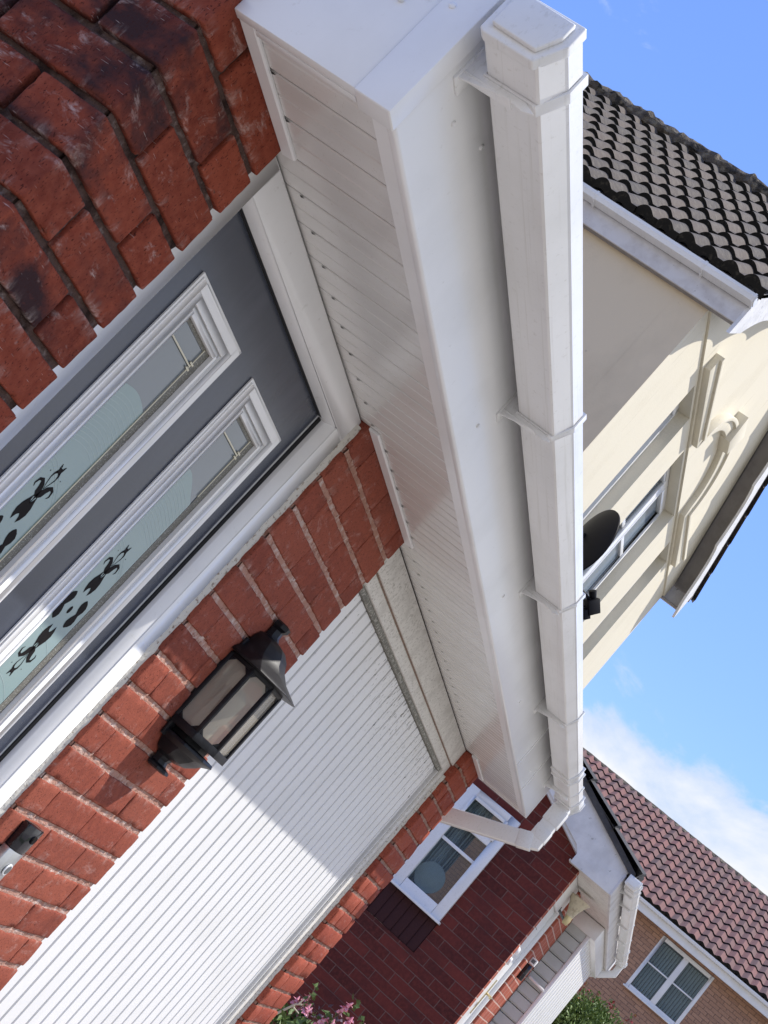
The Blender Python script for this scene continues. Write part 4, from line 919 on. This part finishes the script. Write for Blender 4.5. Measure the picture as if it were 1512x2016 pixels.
# pink flowered shrub in the gap between the houses
fu = root('pink_flowering_shrub', (7.5, .12, .05), 'pink flowered shrub with arching stems beside the right brick pier', 'shrub')
ms, ml, mf = MB(), MB(), MB()
tips = [((7.5, .215, 1.165), 1), ((7.5, .02, 1.235), 1), ((7.5, .12, 1.06), 0), ((7.5, -.06, 1.19), 0), ((7.5, -.16, 1.20), 0), ((7.52, .19, 1.03), 0), ((7.48, .06, 1.10), 0), ((7.55, -.10, 1.08), 0), ((7.45, .25, 1.00), 0)]
for (t_, big) in tips:
    b0 = Vector((7.5 + random.uniform(-.1, .1), .12 + random.uniform(-.08, .08), .05)); t_ = Vector(t_); mid = b0.lerp(t_, .6) + Vector((random.uniform(-.05, .05), random.uniform(-.02, .06), .06))
    pts = [b0.lerp(mid, i / 5) for i in range(5)] + [mid.lerp(t_, i / 6) + Vector((0, 0, .025 * math.sin(i / 6 * 3.14))) for i in range(7)]
    ms.tube(pts, [.007 * (1 - i / 14) for i in range(12)], 6)
    for i in range(3, 12):
        for q in range(5 if i > 5 else 9):
            leaf_quad(ml, pts[i] + rv() * .012, rv() + Vector((0, 0, .2)), random.uniform(.04, .065) * (.6 if i > 9 else 1), random.uniform(.010, .015))
FL = [(.217, 1.127), (.165, 1.085), (.205, 1.06), (.175, 1.055), (.03, 1.19), (.075, 1.10), (.05, 1.105), (.08, 1.08), (-.01, 1.17), (-.035, 1.18), (.18, 1.10), (.26, 1.06), (.02, 1.215), (-.08, 1.19)]
for (fy, fz) in FL:
    for rep in range(1):
        p = Vector((7.5 + random.uniform(-.03, .03), fy + random.uniform(-.012, .012), fz + random.uniform(-.01, .02))); e = p + Vector((random.uniform(-.012, .0), random.uniform(-.014, .014), -.034))
        mf = MB(); mf.tube([p, p.lerp(e, .5), e], [.003, .007, .011], 7)
        for q in range(5): leaf_quad(mf, e, Vector((math.cos(q * 1.26), math.sin(q * 1.26), -.8)), .030, .011)
        for q in range(3): leaf_quad(mf, p.lerp(e, .5), Vector((math.cos(q * 2.1), math.sin(q * 2.1), -.1)), .028, .008)
        mf.build('flower', 'petal', fu, fixn=False)
for q in range(1500):
    p = Vector((7.5 + random.gauss(0, .10), .16 + random.gauss(0, .10), random.uniform(.3, 1.0))); leaf_quad(ml, p, rv() + Vector((0, 0, .4)), random.uniform(.04, .075), random.uniform(.011, .018))
ms.build('stems', 'stem', fu); ml.build('leaves', 'leaf', fu, fixn=False); pass
m = MB(); m.tube([(7.3, .34, .6), (7.3, .255, .93), (7.3, .20, 1.055), (7.3, .175, 1.075)], [.009, .007, .005, .004], 7); m.tube([(7.3, .21, 1.04), (7.3, .16, 1.035)], [.005, .003], 6); m.tube([(7.3, .19, 1.065), (7.3, .185, 1.10)], [.004, .003], 6)
m.build('cut_stem', 'stem_cut', fu)
pu = root('purple_shrub', (7.9, .02, .08), 'low purple leaved shrub behind the pink flowers', 'shrub')
m = MB()
for q in range(2600):
    p = Vector((7.9 + random.gauss(0, .10), .05 + random.gauss(0, .07), random.uniform(.3, 1.12) - abs(random.gauss(0, .05)))); leaf_quad(m, p, rv() + Vector((0, 0, .5)), random.uniform(.02, .035), random.uniform(.006, .010))
m.build('leaves', 'leaf_purple', pu, fixn=False)
m = MB()
for k in range(8): m.tube([(7.9, .05, .08), (7.9 + random.uniform(-.15, .15), .05 + random.uniform(-.1, .1), .95)], [.008, .003], 5)
m.build('stems', 'stem', pu)
# ================================================================== GROUND
def gz(x): return -.02 if x < 6.2 else (-.02 + (x - 6.2) * .075 if x < 14 else .565 + (x - 14) * .012)
m = MB(); xs = [-60, -20, 0, 6.2, 8, 10, 12, 14, 20, 30, 60, 200, 600]; ys = [-600, -100, -30, -8, 0, 8, 40, 600]
vs = [(x, y, gz(x)) for x in xs for y in ys]; ny = len(ys)
m.add(vs, [(i * ny + j, (i + 1) * ny + j, (i + 1) * ny + j + 1, i * ny + j + 1) for i in range(len(xs) - 1) for j in range(ny - 1)])
m.build('ground', 'ground_mat', None, kind='structure', fixn=False)
m = MB(); xs = [-20, 0, 6.2, 8, 10, 12, 14, 20, 28]
m.add([(x, y, gz(x) + .006) for x in xs for y in (-9.0, -5.5)], [(2 * i, 2 * i + 2, 2 * i + 3, 2 * i + 1) for i in range(len(xs) - 1)])
m.build('lawn', 'grass_mat', None, kind='structure', fixn=False)
S.cycles.max_bounces = 8; S.cycles.diffuse_bounces = 4
